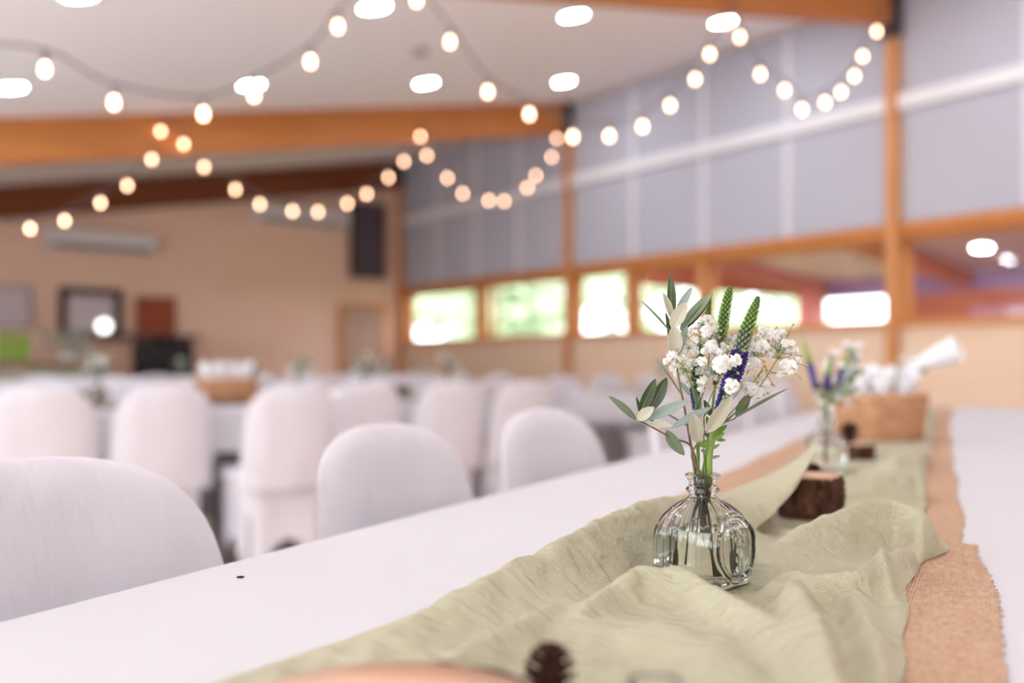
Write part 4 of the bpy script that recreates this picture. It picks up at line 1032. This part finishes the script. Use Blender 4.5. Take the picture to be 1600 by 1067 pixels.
# ------------------------------------------------------------------ woven basket with paper cones
def basket(loc, rx, ry, h, label, rz=0, cones=True):
    o = thing('woven_basket', label, 'basket', loc, rz)
    n = 88; rows = 11
    MB().lathe([(.9, 0), (.93, .004), (.9, .008), (0, .008)], 28).obj('base', M_wicker, o).scale = (rx, ry, 1)
    for q in range(rows):
        z = .008 + (h - .012) * q / (rows - 1); f = .9 + .1 * q / (rows - 1); P = []
        for k in range(n + 1):
            a = 2 * math.pi * k / n; w = .0035 * math.cos(22 * a + math.pi * q)
            P.append(((rx * f + w) * math.cos(a), (ry * f + w) * math.sin(a), z))
        MB().tube(P, h / rows * .56, 6, cap=False).obj('strand', M_wicker, o)
    for k in range(22):
        a = 2 * math.pi * k / 22; MB().tube([(rx * .9 * math.cos(a), ry * .9 * math.sin(a), .004), (rx * math.cos(a), ry * math.sin(a), h)], .0028, 6).obj('stake', M_wicker, o)
    MB().tube([((rx + .001) * math.cos(2 * math.pi * k / 44), (ry + .001) * math.sin(2 * math.pi * k / 44), h + .004) for k in range(45)], .006, 7, cap=False).obj('rim', M_wicker, o)
    return o
basket(BASK, .112, .085, .112, 'brown woven basket full of white paper cones on the runner', -Bt)
def cone(loc, axis, L, r, label, group):
    o = thing('paper_cone', label, 'paper cone', loc, 0, group); ax = Vector(axis).normalized(); o.rotation_mode = 'QUATERNION'; o.rotation_quaternion = ax.to_track_quat('Z', 'Y')
    n = 20; rows = []
    for u in (0, .5, .9, 1):
        rows.append([(r * u * math.cos(2 * math.pi * k / n), r * u * math.sin(2 * math.pi * k / n), L * u + (.018 * (1 + math.cos(2 * math.pi * k / n)) if u == 1 else 0)) for k in range(n)])
    MB().add([p for w in rows for p in w], [(i * n + k, i * n + (k + 1) % n, (i + 1) * n + (k + 1) % n, (i + 1) * n + k) for i in range(3) for k in range(n)]).obj('paper', M_paper, o)
    MB().lathe([(r * .8, L * .86), (r * .84, L * .93), (r * .4, L * .97), (0, L * .98)], 14).obj('lavender', M_lav, o)
rd = random.Random(8)
GC = 'paper cones in the woven basket'
LEAN = ['out over the flat log slice', 'towards the sage runner folds', 'towards the burlap edge', 'back to the posy spikes', 'nearly upright in the middle', 'under the large slanting cone', 'to the table end']
for k, (x, y, ax, L) in enumerate(((-.05, -.02, (-.25, -.12, 1), .125), (-.01, -.035, (-.02, -.22, 1), .125), (.035, -.03, (.24, -.2, 1), .125), (-.045, .03, (-.22, .16, 1), .13), (0, .004, (0, .0, 1), .13), (.06, .015, (.3, .06, 1), .12), (.0, .050, (.02, .24, 1), .125))):
    cone(BASK + Vector((x * .7, y * .7, .035)), ax, L, .027, 'white paper cone of lavender in the big basket, leaning ' + LEAN[k], GC)
cone(BASK + Vector((.03, -.01, .172)), (.9, -.1, .36), .16, .034, 'large white paper cone lying slantwise across the basket top', None)
# things on the other tables
spots = [(.55, 0, 1), (1.1, 0, 2), (2.1, 0, 3), (2.5, 0, 5), (3.05, 0, 6), (1.5, 1, 11), (2.6, 1, 12), (3.7, 1, 13), (2.6, 2, 14), (3.8, 2, 15), (5.0, 2, 16), (5.4, 3, 17)]
def ground(i, m, off=0): t0, t1 = ROWS[i][0], ROWS[i][1]; return room(m, (t0 + t1) / 2 + off, TZ + .0225)
cnt = {}
for m, i, sd in sorted(spots, key=lambda q: (q[1], -q[0])):
    k = cnt.get(i, 0); cnt[i] = k + 1; p = ground(i, m)
    bottle(p, R(sd * 40), 'small glass bottle, %s from the window-wall end, on the %s' % (ORD[k], ROWS[i][4])); posy(p, sd, 'white posy, %s from the window-wall end, on the %s' % (ORD[k], ROWS[i][4]))
basket(ground(0, 1.72, .0), .16, .10, .10, 'small woven basket on the table behind the first row', A)
for k, (dx, ax) in enumerate(((-.09, (-.3, 0, 1)), (-.03, (-.1, -.05, 1)), (.03, (.05, .05, 1)), (.09, (.2, -.05, 1)))):
    cone(ground(0, 1.72 + dx * .8) + Vector((0, 0, .03)), ax, .13, .03, 'white paper cone in the small far basket, ' + ('tilted most of all', 'second from its tilted cone', 'third from its tilted cone', 'at the window-wall end')[k], 'cones in the small far basket')
def bundle(p, rz, label, w=.12, l=.2, h=.07):
    o = thing('napkin', label, 'napkin', p, rz); P = []
    for i in range(15):
        s = i / 14; P.append([((j / 10 - .5) * w * (1 + .2 * s), (s - .5) * l, h * max(0, 1 - abs(j / 5 - 1) ** 2.2) * (1 - .35 * s) * (.85 + .15 * math.sin(j * 2.4 + 3 * s))) for j in range(11)])
    MB().grid(P).obj('folded_cloth', M_paper, o); MB().tube([(w * .56 * math.cos(a), .0, max(0, h * .95 * math.sin(a))) for a in [math.pi * k / 10 for k in range(11)]], .004, 6).obj('band', M_wicker, o)
bundle(ground(0, 1.4, -.15), A + .3, 'white folded napkin beside the small woven basket', .22, .26, .10)
bundle(ground(0, .86, .1), A + 1.0, 'white folded napkin farther along from the small woven basket', .2, .22, .08)
bundle(ground(0, 2.3, -.1), A + .1, 'white folded napkin between two posies behind the first row', .2, .2, .07)
bundle(ground(1, 3.1, 0), A + .1, 'white folded napkin on the middle table', .26, .2, .09)
bundle(ground(2, 4.6, 0), A + .1, 'white folded napkin on the far table', .26, .2, .10)
log(ground(0, 1.14, .24), .06, .05, 'orange-topped log slice on the table behind the first row', 7)
log(ground(0, 2.72, .0), .05, .06, 'dark log slice between posies behind the first row', 8)
